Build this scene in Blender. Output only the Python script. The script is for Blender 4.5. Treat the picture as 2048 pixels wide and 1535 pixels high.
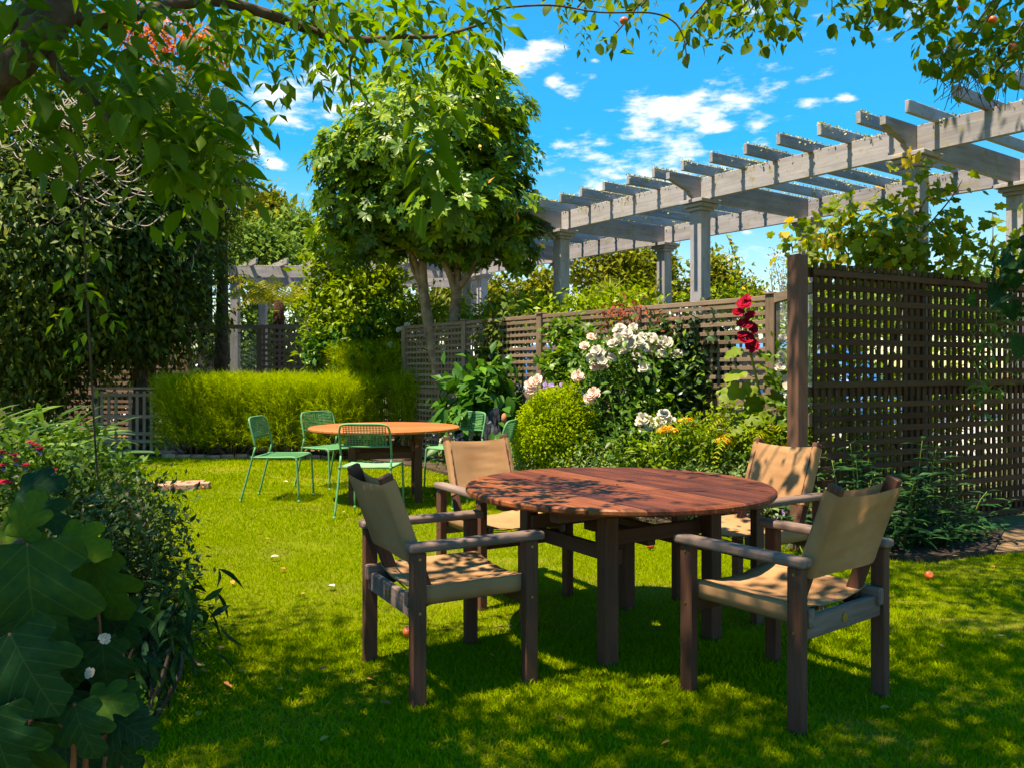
import bpy, bmesh, math, random
import numpy as np
from mathutils import Vector, Matrix

for o in list(bpy.data.objects):
    bpy.data.objects.remove(o)
SC = bpy.context.scene
COL = SC.collection
rng = np.random.default_rng(11)
random.seed(11)
R = math.radians

# ------------------------------------------------------------------ camera
F, HC = 1660.0, 1.33          # focal length in photo pixels, eye height in metres
cam = bpy.data.cameras.new('camera')
cam.sensor_width = 36.0
cam.lens = 36.0 * F / 2048.0
cam.shift_y = -27.5 / 2048.0
cam.clip_end = 2000.0
cam_o = bpy.data.objects.new('camera', cam)
cam_o.location = (0, 0, HC)
cam_o.rotation_euler = (R(90), 0, 0)
COL.objects.link(cam_o)
SC.camera = cam_o


def at(x, y, d):
    """world point at distance d for a spot in the survey photograph"""
    return Vector(((x - 1024) / F * d, d, HC - (y - 740) / F * d))


# ------------------------------------------------------------------ sun, sky, exposure
SUN = Vector((-0.30, -0.21, 1.0)).normalized()
sun = bpy.data.lights.new('sun', 'SUN')
sun.energy = 4.8
sun.angle = R(0.55)
sun.color = (1.0, 0.95, 0.87)
sun_o = bpy.data.objects.new('sun', sun)
sun_o.rotation_euler = SUN.to_track_quat('Z', 'Y').to_euler()
sun_o.location = SUN * 40
COL.objects.link(sun_o)

SC.view_settings.view_transform = 'Standard'
SC.view_settings.look = 'None'
SC.view_settings.gamma = 1.0
SC.view_settings.use_curve_mapping = False
SC.view_settings.exposure = 1.4
SC.view_settings.use_white_balance = True
SC.view_settings.white_balance_temperature = 8500.0
SC.view_settings.white_balance_tint = 10.0

W = bpy.data.worlds.new('World')
SC.world = W
W.use_nodes = True
nt = W.node_tree
nt.nodes.clear()
N_, L_ = nt.nodes, nt.links
sky = N_.new('ShaderNodeTexSky')
sky.sky_type = 'NISHITA'
sky.sun_disc = False
sky.sun_elevation = math.asin(SUN.z)
sky.sun_rotation = math.atan2(SUN.x, SUN.y)
sky.air_density = 1.0
sky.dust_density = 0.0
sky.altitude = 300.0
sky.ozone_density = 2.0
hsv = N_.new('ShaderNodeHueSaturation')
hsv.inputs['Hue'].default_value = 0.506
hsv.inputs['Saturation'].default_value = 3.0
hsv.inputs['Value'].default_value = 2.25
gam = N_.new('ShaderNodeGamma')
gam.inputs['Gamma'].default_value = 0.42
L_.new(sky.outputs[0], gam.inputs['Color'])
L_.new(gam.outputs[0], hsv.inputs['Color'])
tc = N_.new('ShaderNodeTexCoord')


def wmath(op, a, b=None, c=None):
    n = N_.new('ShaderNodeMath')
    n.operation = op
    for i, v in enumerate((a, b, c)):
        if v is None:
            continue
        if isinstance(v, (int, float)):
            n.inputs[i].default_value = v
        else:
            L_.new(v, n.inputs[i])
    return n.outputs[0]


# cumulus: soft cores at compass directions, broken up by noise; noise clouds everywhere else, thickened to add white fill light
noise = N_.new('ShaderNodeTexNoise')
noise.inputs['Scale'].default_value = 19.0
noise.inputs['Detail'].default_value = 7.0
noise.inputs['Roughness'].default_value = 0.62
mp = N_.new('ShaderNodeMapping')
mp.inputs['Scale'].default_value = (0.8, 0.8, 2.3)
L_.new(tc.outputs['Generated'], mp.inputs['Vector'])
L_.new(mp.outputs[0], noise.inputs['Vector'])
big = N_.new('ShaderNodeTexNoise')
big.inputs['Scale'].default_value = 3.1
big.inputs['Detail'].default_value = 2.0
L_.new(mp.outputs[0], big.inputs['Vector'])
CLOUDS = [(575, 225, 120, 40), (650, 180, 80, 55), (1015, 120, 50, 62), (1078, 100, 50, 26), (1135, 192, 30, 15),
          (1355, 225, 110, 46), (1290, 245, 60, 18), (1440, 255, 60, 16), (1515, 250, 40, 20), (1480, 195, 48, 22), (1545, 178, 46, 17),
          (1620, 202, 28, 14), (1235, 358, 150, 56), (1370, 352, 140, 50), (500, 440, 110, 45), (600, 440, 80, 36), (510, 296, 26, 15),
          (552, 327, 16, 11), (1495, 464, 16, 8), (1690, 195, 18, 9), (1100, 165, 22, 12), (440, 400, 60, 26), (1190, 120, 14, 6)]
acc = None
for (cx, cy, sx, sy) in CLOUDS:
    d = Vector(((cx - 1024) / F, 1.0, (740 - cy) / F)).normalized()
    v1 = N_.new('ShaderNodeVectorMath')
    v1.operation = 'SUBTRACT'
    L_.new(tc.outputs['Generated'], v1.inputs[0])
    v1.inputs[1].default_value = d
    v2 = N_.new('ShaderNodeVectorMath')
    v2.operation = 'MULTIPLY'
    L_.new(v1.outputs[0], v2.inputs[0])
    v2.inputs[1].default_value = (F / sx * 0.75, 2.2, F / sy * 0.75)
    v3 = N_.new('ShaderNodeVectorMath')
    v3.operation = 'LENGTH'
    L_.new(v2.outputs[0], v3.inputs[0])
    b = wmath('SUBTRACT', 1.0, v3.outputs['Value'])
    acc = b if acc is None else wmath('MAXIMUM', acc, b)
acc = wmath('MAXIMUM', acc, -0.55)
elsewhere = wmath('MULTIPLY_ADD', big.outputs['Fac'], 3.0, -1.78)
acc = wmath('MAXIMUM', acc, elsewhere)
nz = wmath('MULTIPLY_ADD', noise.outputs['Fac'], 4.4, -2.42)
dens = wmath('ADD', acc, nz)
ramp = N_.new('ShaderNodeValToRGB')
ramp.color_ramp.interpolation = 'EASE'
ramp.color_ramp.elements[0].position = 0.02
ramp.color_ramp.elements[0].color = (0, 0, 0, 1)
ramp.color_ramp.elements[1].position = 0.95
ramp.color_ramp.elements[1].color = (1, 1, 1, 1)
dens = wmath('MULTIPLY', dens, 0.75)
L_.new(dens, ramp.inputs[0])
fac = wmath('MULTIPLY', ramp.outputs[0], 0.96)
mixc = N_.new('ShaderNodeMix')
mixc.data_type = 'RGBA'
L_.new(fac, mixc.inputs['Factor'])
L_.new(hsv.outputs[0], mixc.inputs[6])
mixc.inputs[7].default_value = (4.9, 5.1, 5.3, 1)
bg = N_.new('ShaderNodeBackground')
bg.inputs['Strength'].default_value = 0.12
L_.new(mixc.outputs[2], bg.inputs['Color'])
wo = N_.new('ShaderNodeOutputWorld')
L_.new(bg.outputs[0], wo.inputs['Surface'])

cy = SC.cycles
cy.max_bounces = 7
cy.diffuse_bounces = 3
cy.glossy_bounces = 3
cy.transmission_bounces = 5
cy.transparent_max_bounces = 8
cy.caustics_reflective = False
cy.caustics_refractive = False
cy.sample_clamp_indirect = 6.0

# ------------------------------------------------------------------ materials
MATS = {}


def newmat(name):
    m = bpy.data.materials.new(name)
    m.use_nodes = True
    t = m.node_tree
    t.nodes.clear()
    out = t.nodes.new('ShaderNodeOutputMaterial')
    MATS[name] = m
    return m, t, out


def nd(t, typ, **kw):
    n = t.nodes.new(typ)
    for k, v in kw.items():
        if k in n.inputs:
            n.inputs[k].default_value = v
        else:
            setattr(n, k, v)
    return n


def c4(c):
    return (c[0], c[1], c[2], 1.0)


def ramp_node(t, cols, pos=None):
    r = t.nodes.new('ShaderNodeValToRGB')
    e = r.color_ramp.elements
    n = len(cols)
    pos = pos or [i / (n - 1) for i in range(n)]
    e[0].position, e[0].color = pos[0], c4(cols[0])
    e[1].position, e[1].color = pos[-1], c4(cols[-1])
    for i in range(1, n - 1):
        k = e.new(pos[i])
        k.color = c4(cols[i])
    return r


def mat_leaf(name, cols, trans=0.35, rough=0.5, spec=0.35, tcol=(1.25, 1.25, 0.6), mottle=0.0):
    m, t, out = newmat(name)
    a = nd(t, 'ShaderNodeAttribute', attribute_name='rnd')
    r = ramp_node(t, cols)
    if mottle:
        tn = nd(t, 'ShaderNodeTexCoord')
        mo = nd(t, 'ShaderNodeTexNoise', Scale=6.0, Detail=5.0, Roughness=0.7)
        t.links.new(tn.outputs['Object'], mo.inputs['Vector'])
        ma = nd(t, 'ShaderNodeMath', operation='MULTIPLY_ADD')
        t.links.new(mo.outputs['Fac'], ma.inputs[0])
        ma.inputs[1].default_value = mottle * 2
        ma.inputs[2].default_value = -mottle
        mb = nd(t, 'ShaderNodeMath', operation='ADD')
        t.links.new(ma.outputs[0], mb.inputs[0])
        t.links.new(a.outputs['Fac'], mb.inputs[1])
        t.links.new(mb.outputs[0], r.inputs[0])
    else:
        t.links.new(a.outputs['Fac'], r.inputs[0])
    p = nd(t, 'ShaderNodeBsdfPrincipled', Roughness=rough)
    p.inputs['Specular IOR Level'].default_value = spec * 0.5
    lv = nd(t, 'ShaderNodeAttribute', attribute_name='luv')
    sx = nd(t, 'ShaderNodeSeparateXYZ')
    t.links.new(lv.outputs['Vector'], sx.inputs[0])
    ab = nd(t, 'ShaderNodeMath', operation='ABSOLUTE')
    t.links.new(sx.outputs[0], ab.inputs[0])
    ph = nd(t, 'ShaderNodeMath', operation='MULTIPLY_ADD')
    t.links.new(ab.outputs[0], ph.inputs[0])
    ph.inputs[1].default_value = -0.85
    t.links.new(sx.outputs[1], ph.inputs[2])
    pp = nd(t, 'ShaderNodeMath', operation='PINGPONG')
    t.links.new(ph.outputs[0], pp.inputs[0])
    pp.inputs[1].default_value = 0.085
    mn = nd(t, 'ShaderNodeMath', operation='MINIMUM')
    t.links.new(pp.outputs[0], mn.inputs[0])
    t.links.new(ab.outputs[0], mn.inputs[1])
    vr = ramp_node(t, [(1, 1, 1), (0, 0, 0)], [0.002, 0.009])
    t.links.new(mn.outputs[0], vr.inputs[0])
    vf = nd(t, 'ShaderNodeMath', operation='MULTIPLY')
    t.links.new(vr.outputs[0], vf.inputs[0])
    t.links.new(sx.outputs[2], vf.inputs[1])
    vf2 = nd(t, 'ShaderNodeMath', operation='MULTIPLY')
    t.links.new(vf.outputs[0], vf2.inputs[0])
    vf2.inputs[1].default_value = 0.20
    vm = nd(t, 'ShaderNodeMix', data_type='RGBA')
    t.links.new(vf2.outputs[0], vm.inputs['Factor'])
    t.links.new(r.outputs[0], vm.inputs[6])
    vm.inputs[7].default_value = (0.22, 0.26, 0.07, 1)
    t.links.new(vm.outputs[2], p.inputs['Base Color'])
    mul = nd(t, 'ShaderNodeMix', data_type='RGBA', blend_type='MULTIPLY')
    mul.inputs['Factor'].default_value = 1.0
    t.links.new(r.outputs[0], mul.inputs[6])
    mul.inputs[7].default_value = c4(tcol)
    tr = nd(t, 'ShaderNodeBsdfTranslucent')
    t.links.new(mul.outputs[2], tr.inputs['Color'])
    mx = nd(t, 'ShaderNodeMixShader')
    mx.inputs[0].default_value = trans
    t.links.new(p.outputs[0], mx.inputs[1])
    t.links.new(tr.outputs[0], mx.inputs[2])
    t.links.new(mx.outputs[0], out.inputs['Surface'])
    return m


def mat_wood(name, cols, rough=0.7, grain=(2.0, 45.0, 45.0), spec=0.3, bump=0.25, wear=None, coat=0.0, vary=0.25, pos=None):
    """long grain along the piece's own X axis"""
    m, t, out = newmat(name)
    tcn = nd(t, 'ShaderNodeTexCoord')
    oi = nd(t, 'ShaderNodeObjectInfo')
    off = nd(t, 'ShaderNodeVectorMath', operation='SCALE')
    off.inputs[0].default_value = (37.0, 19.0, 53.0)
    t.links.new(oi.outputs['Random'], off.inputs['Scale'])
    add = nd(t, 'ShaderNodeVectorMath', operation='ADD')
    t.links.new(tcn.outputs['Object'], add.inputs[0])
    t.links.new(off.outputs[0], add.inputs[1])
    mpn = nd(t, 'ShaderNodeMapping')
    mpn.inputs['Scale'].default_value = grain
    t.links.new(add.outputs[0], mpn.inputs['Vector'])
    n1 = nd(t, 'ShaderNodeTexNoise', Scale=1.0, Detail=5.0, Roughness=0.6, Distortion=0.4)
    t.links.new(mpn.outputs[0], n1.inputs['Vector'])
    n2 = nd(t, 'ShaderNodeTexNoise', Scale=4.0, Detail=3.0)
    t.links.new(add.outputs[0], n2.inputs['Vector'])
    # value per piece
    s = nd(t, 'ShaderNodeMath', operation='MULTIPLY_ADD')
    t.links.new(oi.outputs['Random'], s.inputs[0])
    s.inputs[1].default_value = vary * 2
    s.inputs[2].default_value = -vary
    s2 = nd(t, 'ShaderNodeMath', operation='ADD')
    t.links.new(n1.outputs['Fac'], s2.inputs[0])
    t.links.new(s.outputs[0], s2.inputs[1])
    s3 = nd(t, 'ShaderNodeMath', operation='MULTIPLY_ADD')
    t.links.new(n2.outputs['Fac'], s3.inputs[0])
    s3.inputs[1].default_value = 0.5
    s3.inputs[2].default_value = -0.25
    s4 = nd(t, 'ShaderNodeMath', operation='ADD')
    t.links.new(s2.outputs[0], s4.inputs[0])
    t.links.new(s3.outputs[0], s4.inputs[1])
    r = ramp_node(t, cols, pos)
    t.links.new(s4.outputs[0], r.inputs[0])
    col = r.outputs[0]
    if wear:
        n3 = nd(t, 'ShaderNodeTexNoise', Scale=wear[1], Detail=6.0, Roughness=0.7)
        t.links.new(add.outputs[0], n3.inputs['Vector'])
        wr = ramp_node(t, [(0, 0, 0), (1, 1, 1)], [wear[2], wear[2] + 0.12])
        t.links.new(n3.outputs['Fac'], wr.inputs[0])
        mm = nd(t, 'ShaderNodeMix', data_type='RGBA')
        t.links.new(wr.outputs[0], mm.inputs['Factor'])
        t.links.new(col, mm.inputs[6])
        mm.inputs[7].default_value = c4(wear[0])
        col = mm.outputs[2]
    p = nd(t, 'ShaderNodeBsdfPrincipled', Roughness=rough)
    p.inputs['Specular IOR Level'].default_value = spec
    p.inputs['Coat Weight'].default_value = coat
    p.inputs['Coat Roughness'].default_value = 0.25
    t.links.new(col, p.inputs['Base Color'])
    rr = nd(t, 'ShaderNodeMath', operation='MULTIPLY_ADD')
    t.links.new(n2.outputs['Fac'], rr.inputs[0])
    rr.inputs[1].default_value = 0.3
    rr.inputs[2].default_value = rough - 0.15
    t.links.new(rr.outputs[0], p.inputs['Roughness'])
    bp = nd(t, 'ShaderNodeBump', Strength=bump, Distance=0.004)
    t.links.new(n1.outputs['Fac'], bp.inputs['Height'])
    t.links.new(bp.outputs[0], p.inputs['Normal'])
    t.links.new(p.outputs[0], out.inputs['Surface'])
    return m


def mat_noise(name, cols, scale=4.0, rough=0.8, spec=0.3, bump=0.3, metal=0.0, detail=6.0, dist=0.02, pos=None, trans=0.0):
    m, t, out = newmat(name)
    tcn = nd(t, 'ShaderNodeTexCoord')
    n1 = nd(t, 'ShaderNodeTexNoise', Scale=scale, Detail=detail, Roughness=0.62)
    t.links.new(tcn.outputs['Object'], n1.inputs['Vector'])
    r = ramp_node(t, cols, pos or [0.3 + 0.4 * i / (len(cols) - 1) for i in range(len(cols))])
    t.links.new(n1.outputs['Fac'], r.inputs[0])
    p = nd(t, 'ShaderNodeBsdfPrincipled', Roughness=rough, Metallic=metal)
    p.inputs['Specular IOR Level'].default_value = spec
    t.links.new(r.outputs[0], p.inputs['Base Color'])
    if bump:
        bp = nd(t, 'ShaderNodeBump', Strength=bump, Distance=dist)
        t.links.new(n1.outputs['Fac'], bp.inputs['Height'])
        t.links.new(bp.outputs[0], p.inputs['Normal'])
    if trans:
        tr = nd(t, 'ShaderNodeBsdfTranslucent')
        t.links.new(r.outputs[0], tr.inputs['Color'])
        mx = nd(t, 'ShaderNodeMixShader')
        mx.inputs[0].default_value = trans
        t.links.new(p.outputs[0], mx.inputs[1])
        t.links.new(tr.outputs[0], mx.inputs[2])
        t.links.new(mx.outputs[0], out.inputs['Surface'])
    else:
        t.links.new(p.outputs[0], out.inputs['Surface'])
    return m


# woods
M_TABLE = mat_wood('oiled_red_hardwood_in_shade', [(0.048, 0.013, 0.009), (0.115, 0.029, 0.013), (0.20, 0.058, 0.02), (0.31, 0.11, 0.035)], rough=0.5, grain=(2.5, 60, 60), coat=0.0, vary=0.26, spec=0.22, pos=[0.15, 0.42, 0.68, 0.95])  # wood darkened to stand in for the shade over the front table
M_TABLE2 = mat_wood('orange_hardwood_in_sun', [(0.22, 0.055, 0.02), (0.38, 0.12, 0.035), (0.50, 0.18, 0.06)], rough=0.5, grain=(2.5, 60, 60), vary=0.12)  # brighter copy of the table wood, sunlight put into the colour
M_FRAME = mat_wood('dark_brown_hardwood', [(0.046, 0.019, 0.012), (0.098, 0.040, 0.025), (0.145, 0.070, 0.046)], spec=0.2, rough=0.65, grain=(4, 70, 70), vary=0.1)
M_ARM = mat_wood('weathered_grey_brown_wood', [(0.075, 0.045, 0.036), (0.17, 0.115, 0.095), (0.27, 0.205, 0.18)], spec=0.2, rough=0.7, grain=(4, 60, 60), vary=0.1, bump=0.5)
M_PERG = mat_wood('silvered_pergola_timber', [(0.155, 0.145, 0.155), (0.31, 0.295, 0.315), (0.44, 0.425, 0.45)], rough=0.9, grain=(2.0, 22, 22), vary=0.16, bump=0.6, spec=0.15, wear=((0.27, 0.24, 0.13), 9.0, 0.55))
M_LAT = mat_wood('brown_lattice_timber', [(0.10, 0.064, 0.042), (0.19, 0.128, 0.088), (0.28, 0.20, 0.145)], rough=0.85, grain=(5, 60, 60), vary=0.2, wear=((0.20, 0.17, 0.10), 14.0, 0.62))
M_LATD = mat_wood('shaded_lattice_timber', [(0.036, 0.018, 0.009), (0.070, 0.036, 0.019), (0.108, 0.060, 0.033)], rough=0.9, grain=(5, 60, 60), vary=0.25, spec=0.1, wear=((0.075, 0.07, 0.035), 12.0, 0.62))  # colour darkened to carry the shade on the right-hand fence
M_POST = mat_wood('red_brown_fence_post', [(0.07, 0.032, 0.022), (0.125, 0.058, 0.038), (0.17, 0.085, 0.056)], rough=0.7, grain=(2, 40, 40), vary=0.05, wear=((0.05, 0.07, 0.02), 5.0, 0.66))
M_LATG = mat_wood('greyed_low_fence_timber', [(0.13, 0.085, 0.06), (0.24, 0.17, 0.125), (0.34, 0.26, 0.20)], rough=0.85, grain=(5, 60, 60), vary=0.15)
M_BARK = mat_noise('grey_brown_bark', [(0.11, 0.07, 0.042), (0.21, 0.145, 0.095), (0.30, 0.235, 0.17)], scale=9, rough=0.9, bump=0.6)
M_BARKD = mat_noise('dark_bark', [(0.03, 0.02, 0.013), (0.075, 0.05, 0.032), (0.12, 0.085, 0.06)], scale=12, rough=0.9, bump=0.7)
M_TWIG = mat_noise('pale_dead_twig', [(0.22, 0.17, 0.15), (0.36, 0.30, 0.27)], scale=9, rough=0.9, bump=0)
M_STEM = mat_noise('green_stem', [(0.10, 0.16, 0.02), (0.18, 0.24, 0.05)], scale=20, rough=0.6, bump=0)
M_REDSTEM = mat_noise('red_brown_stem', [(0.16, 0.05, 0.03), (0.24, 0.10, 0.05)], scale=20, rough=0.6, bump=0)
M_FERNTRUNK = mat_noise('fibrous_fern_trunk', [(0.025, 0.012, 0.009), (0.09, 0.045, 0.03)], scale=25, rough=1.0, bump=1.0)


def mat_canvas(name, cols):
    m, t, out = newmat(name)
    tcn = nd(t, 'ShaderNodeTexCoord')
    oi = nd(t, 'ShaderNodeObjectInfo')
    n1 = nd(t, 'ShaderNodeTexNoise', Scale=3.2, Detail=4.0, Roughness=0.55)
    add = nd(t, 'ShaderNodeVectorMath', operation='ADD')
    sc = nd(t, 'ShaderNodeVectorMath', operation='SCALE')
    sc.inputs[0].default_value = (31, 17, 11)
    t.links.new(oi.outputs['Random'], sc.inputs['Scale'])
    t.links.new(tcn.outputs['Object'], add.inputs[0])
    t.links.new(sc.outputs[0], add.inputs[1])
    t.links.new(add.outputs[0], n1.inputs['Vector'])
    r = ramp_node(t, cols, [0.28, 0.5, 0.72])
    t.links.new(n1.outputs['Fac'], r.inputs[0])
    wv = nd(t, 'ShaderNodeTexWave', Scale=190.0, wave_type='BANDS', bands_direction='Y', Distortion=1.0)
    t.links.new(tcn.outputs['Object'], wv.inputs['Vector'])
    wv2 = nd(t, 'ShaderNodeTexWave', Scale=190.0, wave_type='BANDS', bands_direction='X', Distortion=1.0)
    t.links.new(tcn.outputs['Object'], wv2.inputs['Vector'])
    mlt = nd(t, 'ShaderNodeMath', operation='ADD')
    t.links.new(wv.outputs['Fac'], mlt.inputs[0])
    t.links.new(wv2.outputs['Fac'], mlt.inputs[1])
    ad2 = nd(t, 'ShaderNodeMath', operation='MULTIPLY_ADD')
    n4 = nd(t, 'ShaderNodeTexNoise', Scale=11.0, Detail=3.0)
    t.links.new(add.outputs[0], n4.inputs['Vector'])
    t.links.new(n4.outputs['Fac'], ad2.inputs[0])
    ad2.inputs[1].default_value = 5.0
    t.links.new(mlt.outputs[0], ad2.inputs[2])
    bp = nd(t, 'ShaderNodeBump', Strength=0.35, Distance=0.0016)
    t.links.new(ad2.outputs[0], bp.inputs['Height'])
    p = nd(t, 'ShaderNodeBsdfPrincipled', Roughness=0.85)
    p.inputs['Specular IOR Level'].default_value = 0.15
    t.links.new(r.outputs[0], p.inputs['Base Color'])
    t.links.new(bp.outputs[0], p.inputs['Normal'])
    tr = nd(t, 'ShaderNodeBsdfTranslucent')
    t.links.new(r.outputs[0], tr.inputs['Color'])
    mx = nd(t, 'ShaderNodeMixShader')
    mx.inputs[0].default_value = 0.22
    t.links.new(p.outputs[0], mx.inputs[1])
    t.links.new(tr.outputs[0], mx.inputs[2])
    t.links.new(mx.outputs[0], out.inputs['Surface'])
    return m


M_CANVAS = mat_canvas('tan_canvas', [(0.36, 0.185, 0.085), (0.45, 0.245, 0.118), (0.53, 0.305, 0.155)])
M_BRASS = mat_noise('aged_brass', [(0.25, 0.17, 0.06), (0.45, 0.33, 0.12)], scale=30, rough=0.45, metal=0.9, bump=0)
M_CORD = mat_noise('black_cord', [(0.01, 0.01, 0.01), (0.02, 0.02, 0.02)], scale=30, rough=0.7, bump=0)
M_GREEN = mat_noise('green_painted_metal', [(0.070, 0.235, 0.095), (0.092, 0.275, 0.118)], scale=14, rough=0.55, spec=0.3, bump=0.05)
M_BLACK = mat_noise('black_rubber', [(0.012, 0.012, 0.012), (0.03, 0.03, 0.03)], scale=30, rough=0.7, bump=0)
M_SOIL = mat_noise('dark_garden_soil', [(0.022, 0.014, 0.009), (0.055, 0.035, 0.022), (0.09, 0.06, 0.038)], scale=7, rough=1.0, bump=1.0, dist=0.05)
M_DIRT = mat_noise('dry_brown_dirt', [(0.085, 0.05, 0.025), (0.16, 0.10, 0.05), (0.23, 0.15, 0.08)], scale=9, rough=1.0, bump=1.0, dist=0.03)
M_CHIP = mat_noise('red_brown_wood_chip', [(0.05, 0.025, 0.018), (0.19, 0.09, 0.06), (0.38, 0.22, 0.16)], scale=38, rough=1.0, bump=1.0, dist=0.04)
M_BRICK = mat_noise('weathered_pink_brick', [(0.22, 0.10, 0.065), (0.38, 0.19, 0.13), (0.46, 0.27, 0.20)], scale=12, rough=0.95, bump=0.5)
M_STONE = mat_noise('blue_grey_slate', [(0.018, 0.020, 0.028), (0.05, 0.055, 0.075), (0.11, 0.115, 0.14)], scale=9, rough=0.6, bump=0.8)
M_TERRA = mat_noise('terracotta', [(0.36, 0.13, 0.06), (0.5, 0.2, 0.1)], scale=9, rough=0.9, bump=0.2)
M_WHITE = mat_noise('white_paint', [(0.70, 0.70, 0.70), (0.8, 0.8, 0.79)], scale=3, rough=0.4, bump=0)
M_CARBLUE = mat_noise('blue_car_paint', [(0.03, 0.16, 0.42), (0.035, 0.18, 0.46)], scale=2, rough=0.3, spec=0.5, bump=0)
M_CARGLASS = mat_noise('dark_car_glass', [(0.02, 0.025, 0.03), (0.03, 0.035, 0.04)], scale=2, rough=0.1, spec=0.6, bump=0)
M_YELLOW = mat_noise('yellow_plastic', [(0.8, 0.50, 0.03), (0.85, 0.56, 0.05)], scale=4, rough=0.4, bump=0)
M_ORANGE = mat_noise('orange_plastic', [(0.75, 0.17, 0.015), (0.8, 0.2, 0.02)], scale=4, rough=0.4, bump=0)
M_BLUEPL = mat_noise('blue_plastic', [(0.01, 0.09, 0.38), (0.015, 0.11, 0.42)], scale=4, rough=0.4, bump=0)
M_ROSE = mat_leaf('white_rose_petal', [(0.60, 0.46, 0.32), (0.62, 0.57, 0.49), (0.66, 0.63, 0.58)], trans=0.3, rough=0.6, spec=0.15, tcol=(1, 1, 1))
M_PINK = mat_leaf('pink_rose_petal', [(0.85, 0.45, 0.36), (0.86, 0.62, 0.52), (0.88, 0.74, 0.66)], trans=0.3, rough=0.6, spec=0.15, tcol=(1, 1, 1))
M_HOLLY = mat_leaf('dark_red_petal', [(0.20, 0.003, 0.012), (0.32, 0.006, 0.02), (0.50, 0.01, 0.06)], trans=0.3, rough=0.6, spec=0.15, tcol=(1.1, .6, .6))
M_MAGENTA = mat_leaf('fuchsia_petal', [(0.55, 0.01, 0.03), (0.62, 0.02, 0.08)], trans=0.3, rough=0.6, tcol=(1, 1, 1))
M_PURPLE = mat_leaf('purple_petal', [(0.22, 0.05, 0.5), (0.38, 0.18, 0.62), (0.5, 0.35, 0.7)], trans=0.3, rough=0.6, tcol=(1, 1, 1))
M_YFLOWER = mat_leaf('orange_yellow_floret', [(0.75, 0.20, 0.02), (0.85, 0.48, 0.04), (0.85, 0.62, 0.15)], trans=0.2, rough=0.7, tcol=(1, 1, 1))
M_RUST = mat_leaf('rust_bud', [(0.22, 0.035, 0.02), (0.35, 0.09, 0.03)], trans=0.2, rough=0.7, tcol=(1, 1, 1))
M_LICHEN = mat_leaf('pale_lichen', [(0.22, 0.22, 0.09), (0.40, 0.40, 0.18), (0.58, 0.56, 0.32)], trans=0.1, rough=0.95, spec=0.05, tcol=(1, 1, 1))
# foliage
M_GRASS = mat_leaf('lawn_grass', [(0.125, 0.21, 0.002), (0.20, 0.31, 0.002), (0.28, 0.36, 0.004), (0.38, 0.29, 0.04)], trans=0.35, rough=0.7, spec=0.05, tcol=(1.3, 1.2, 0.5))
M_LEAFA = mat_leaf('broad_compound_leaf', [(0.035, 0.09, 0.006), (0.065, 0.145, 0.008), (0.12, 0.22, 0.012)], trans=0.52, rough=0.5, spec=0.25, tcol=(2.35, 1.95, 0.5))
M_APPLE = mat_leaf('apple_leaf', [(0.04, 0.085, 0.01), (0.075, 0.14, 0.014), (0.16, 0.2, 0.02)], trans=0.5, rough=0.5, spec=0.25, tcol=(2.3, 1.95, 0.5))
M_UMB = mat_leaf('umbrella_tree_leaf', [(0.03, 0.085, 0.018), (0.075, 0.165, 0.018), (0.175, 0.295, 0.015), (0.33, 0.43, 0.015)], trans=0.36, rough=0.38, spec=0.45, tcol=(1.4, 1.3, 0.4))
M_DARK = mat_leaf('dark_evergreen_leaf', [(0.020, 0.046, 0.013), (0.045, 0.088, 0.017), (0.10, 0.155, 0.018), (0.21, 0.22, 0.025)], trans=0.32, rough=0.5, spec=0.3)
M_OLIVE = mat_leaf('olive_foliage', [(0.07, 0.09, 0.01), (0.14, 0.155, 0.014), (0.22, 0.21, 0.02)], trans=0.3, rough=0.6)
M_FAR = mat_leaf('far_golden_green_foliage', [(0.09, 0.115, 0.012), (0.19, 0.20, 0.015), (0.30, 0.27, 0.02)], trans=0.3, rough=0.7, spec=0.1)
M_FARG = mat_leaf('far_soft_green_foliage', [(0.08, 0.15, 0.03), (0.14, 0.23, 0.04), (0.22, 0.29, 0.06)], trans=0.3, rough=0.7, spec=0.1)
M_ORLEAF = mat_leaf('orange_red_leaf', [(0.45, 0.07, 0.01), (0.6, 0.16, 0.02), (0.5, 0.3, 0.03)], trans=0.4, rough=0.6, tcol=(1.2, 1, .6))
M_HEDGE = mat_leaf('feathery_lime_foliage', [(0.11, 0.165, 0.006), (0.25, 0.35, 0.008), (0.40, 0.49, 0.016)], trans=0.5, rough=0.6, spec=0.15, tcol=(1.3, 1.25, 0.4))
M_LIME = mat_leaf('lime_green_leaf', [(0.085, 0.15, 0.006), (0.17, 0.26, 0.008), (0.30, 0.38, 0.015)], trans=0.35, rough=0.42, spec=0.35, tcol=(1.3, 1.25, 0.4))
M_ROSELEAF = mat_leaf('rose_leaf', [(0.025, 0.07, 0.012), (0.06, 0.145, 0.015), (0.15, 0.26, 0.015)], trans=0.3, rough=0.4, spec=0.4)
M_ROSEDARK = mat_leaf('dark_glossy_rose_leaf', [(0.010, 0.030, 0.012), (0.025, 0.06, 0.018), (0.06, 0.11, 0.03)], trans=0.18, rough=0.3, spec=0.5)
M_BIGLEAF = mat_leaf('mid_green_broad_leaf', [(0.02, 0.085, 0.014), (0.04, 0.14, 0.015), (0.10, 0.24, 0.014)], trans=0.3, rough=0.4, spec=0.4)
M_OAK = mat_leaf('blue_green_lobed_leaf', [(0.006, 0.038, 0.018), (0.014, 0.062, 0.017), (0.042, 0.10, 0.008), (0.10, 0.165, 0.009)], trans=0.3, rough=0.65, spec=0.15, mottle=0.4)
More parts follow.
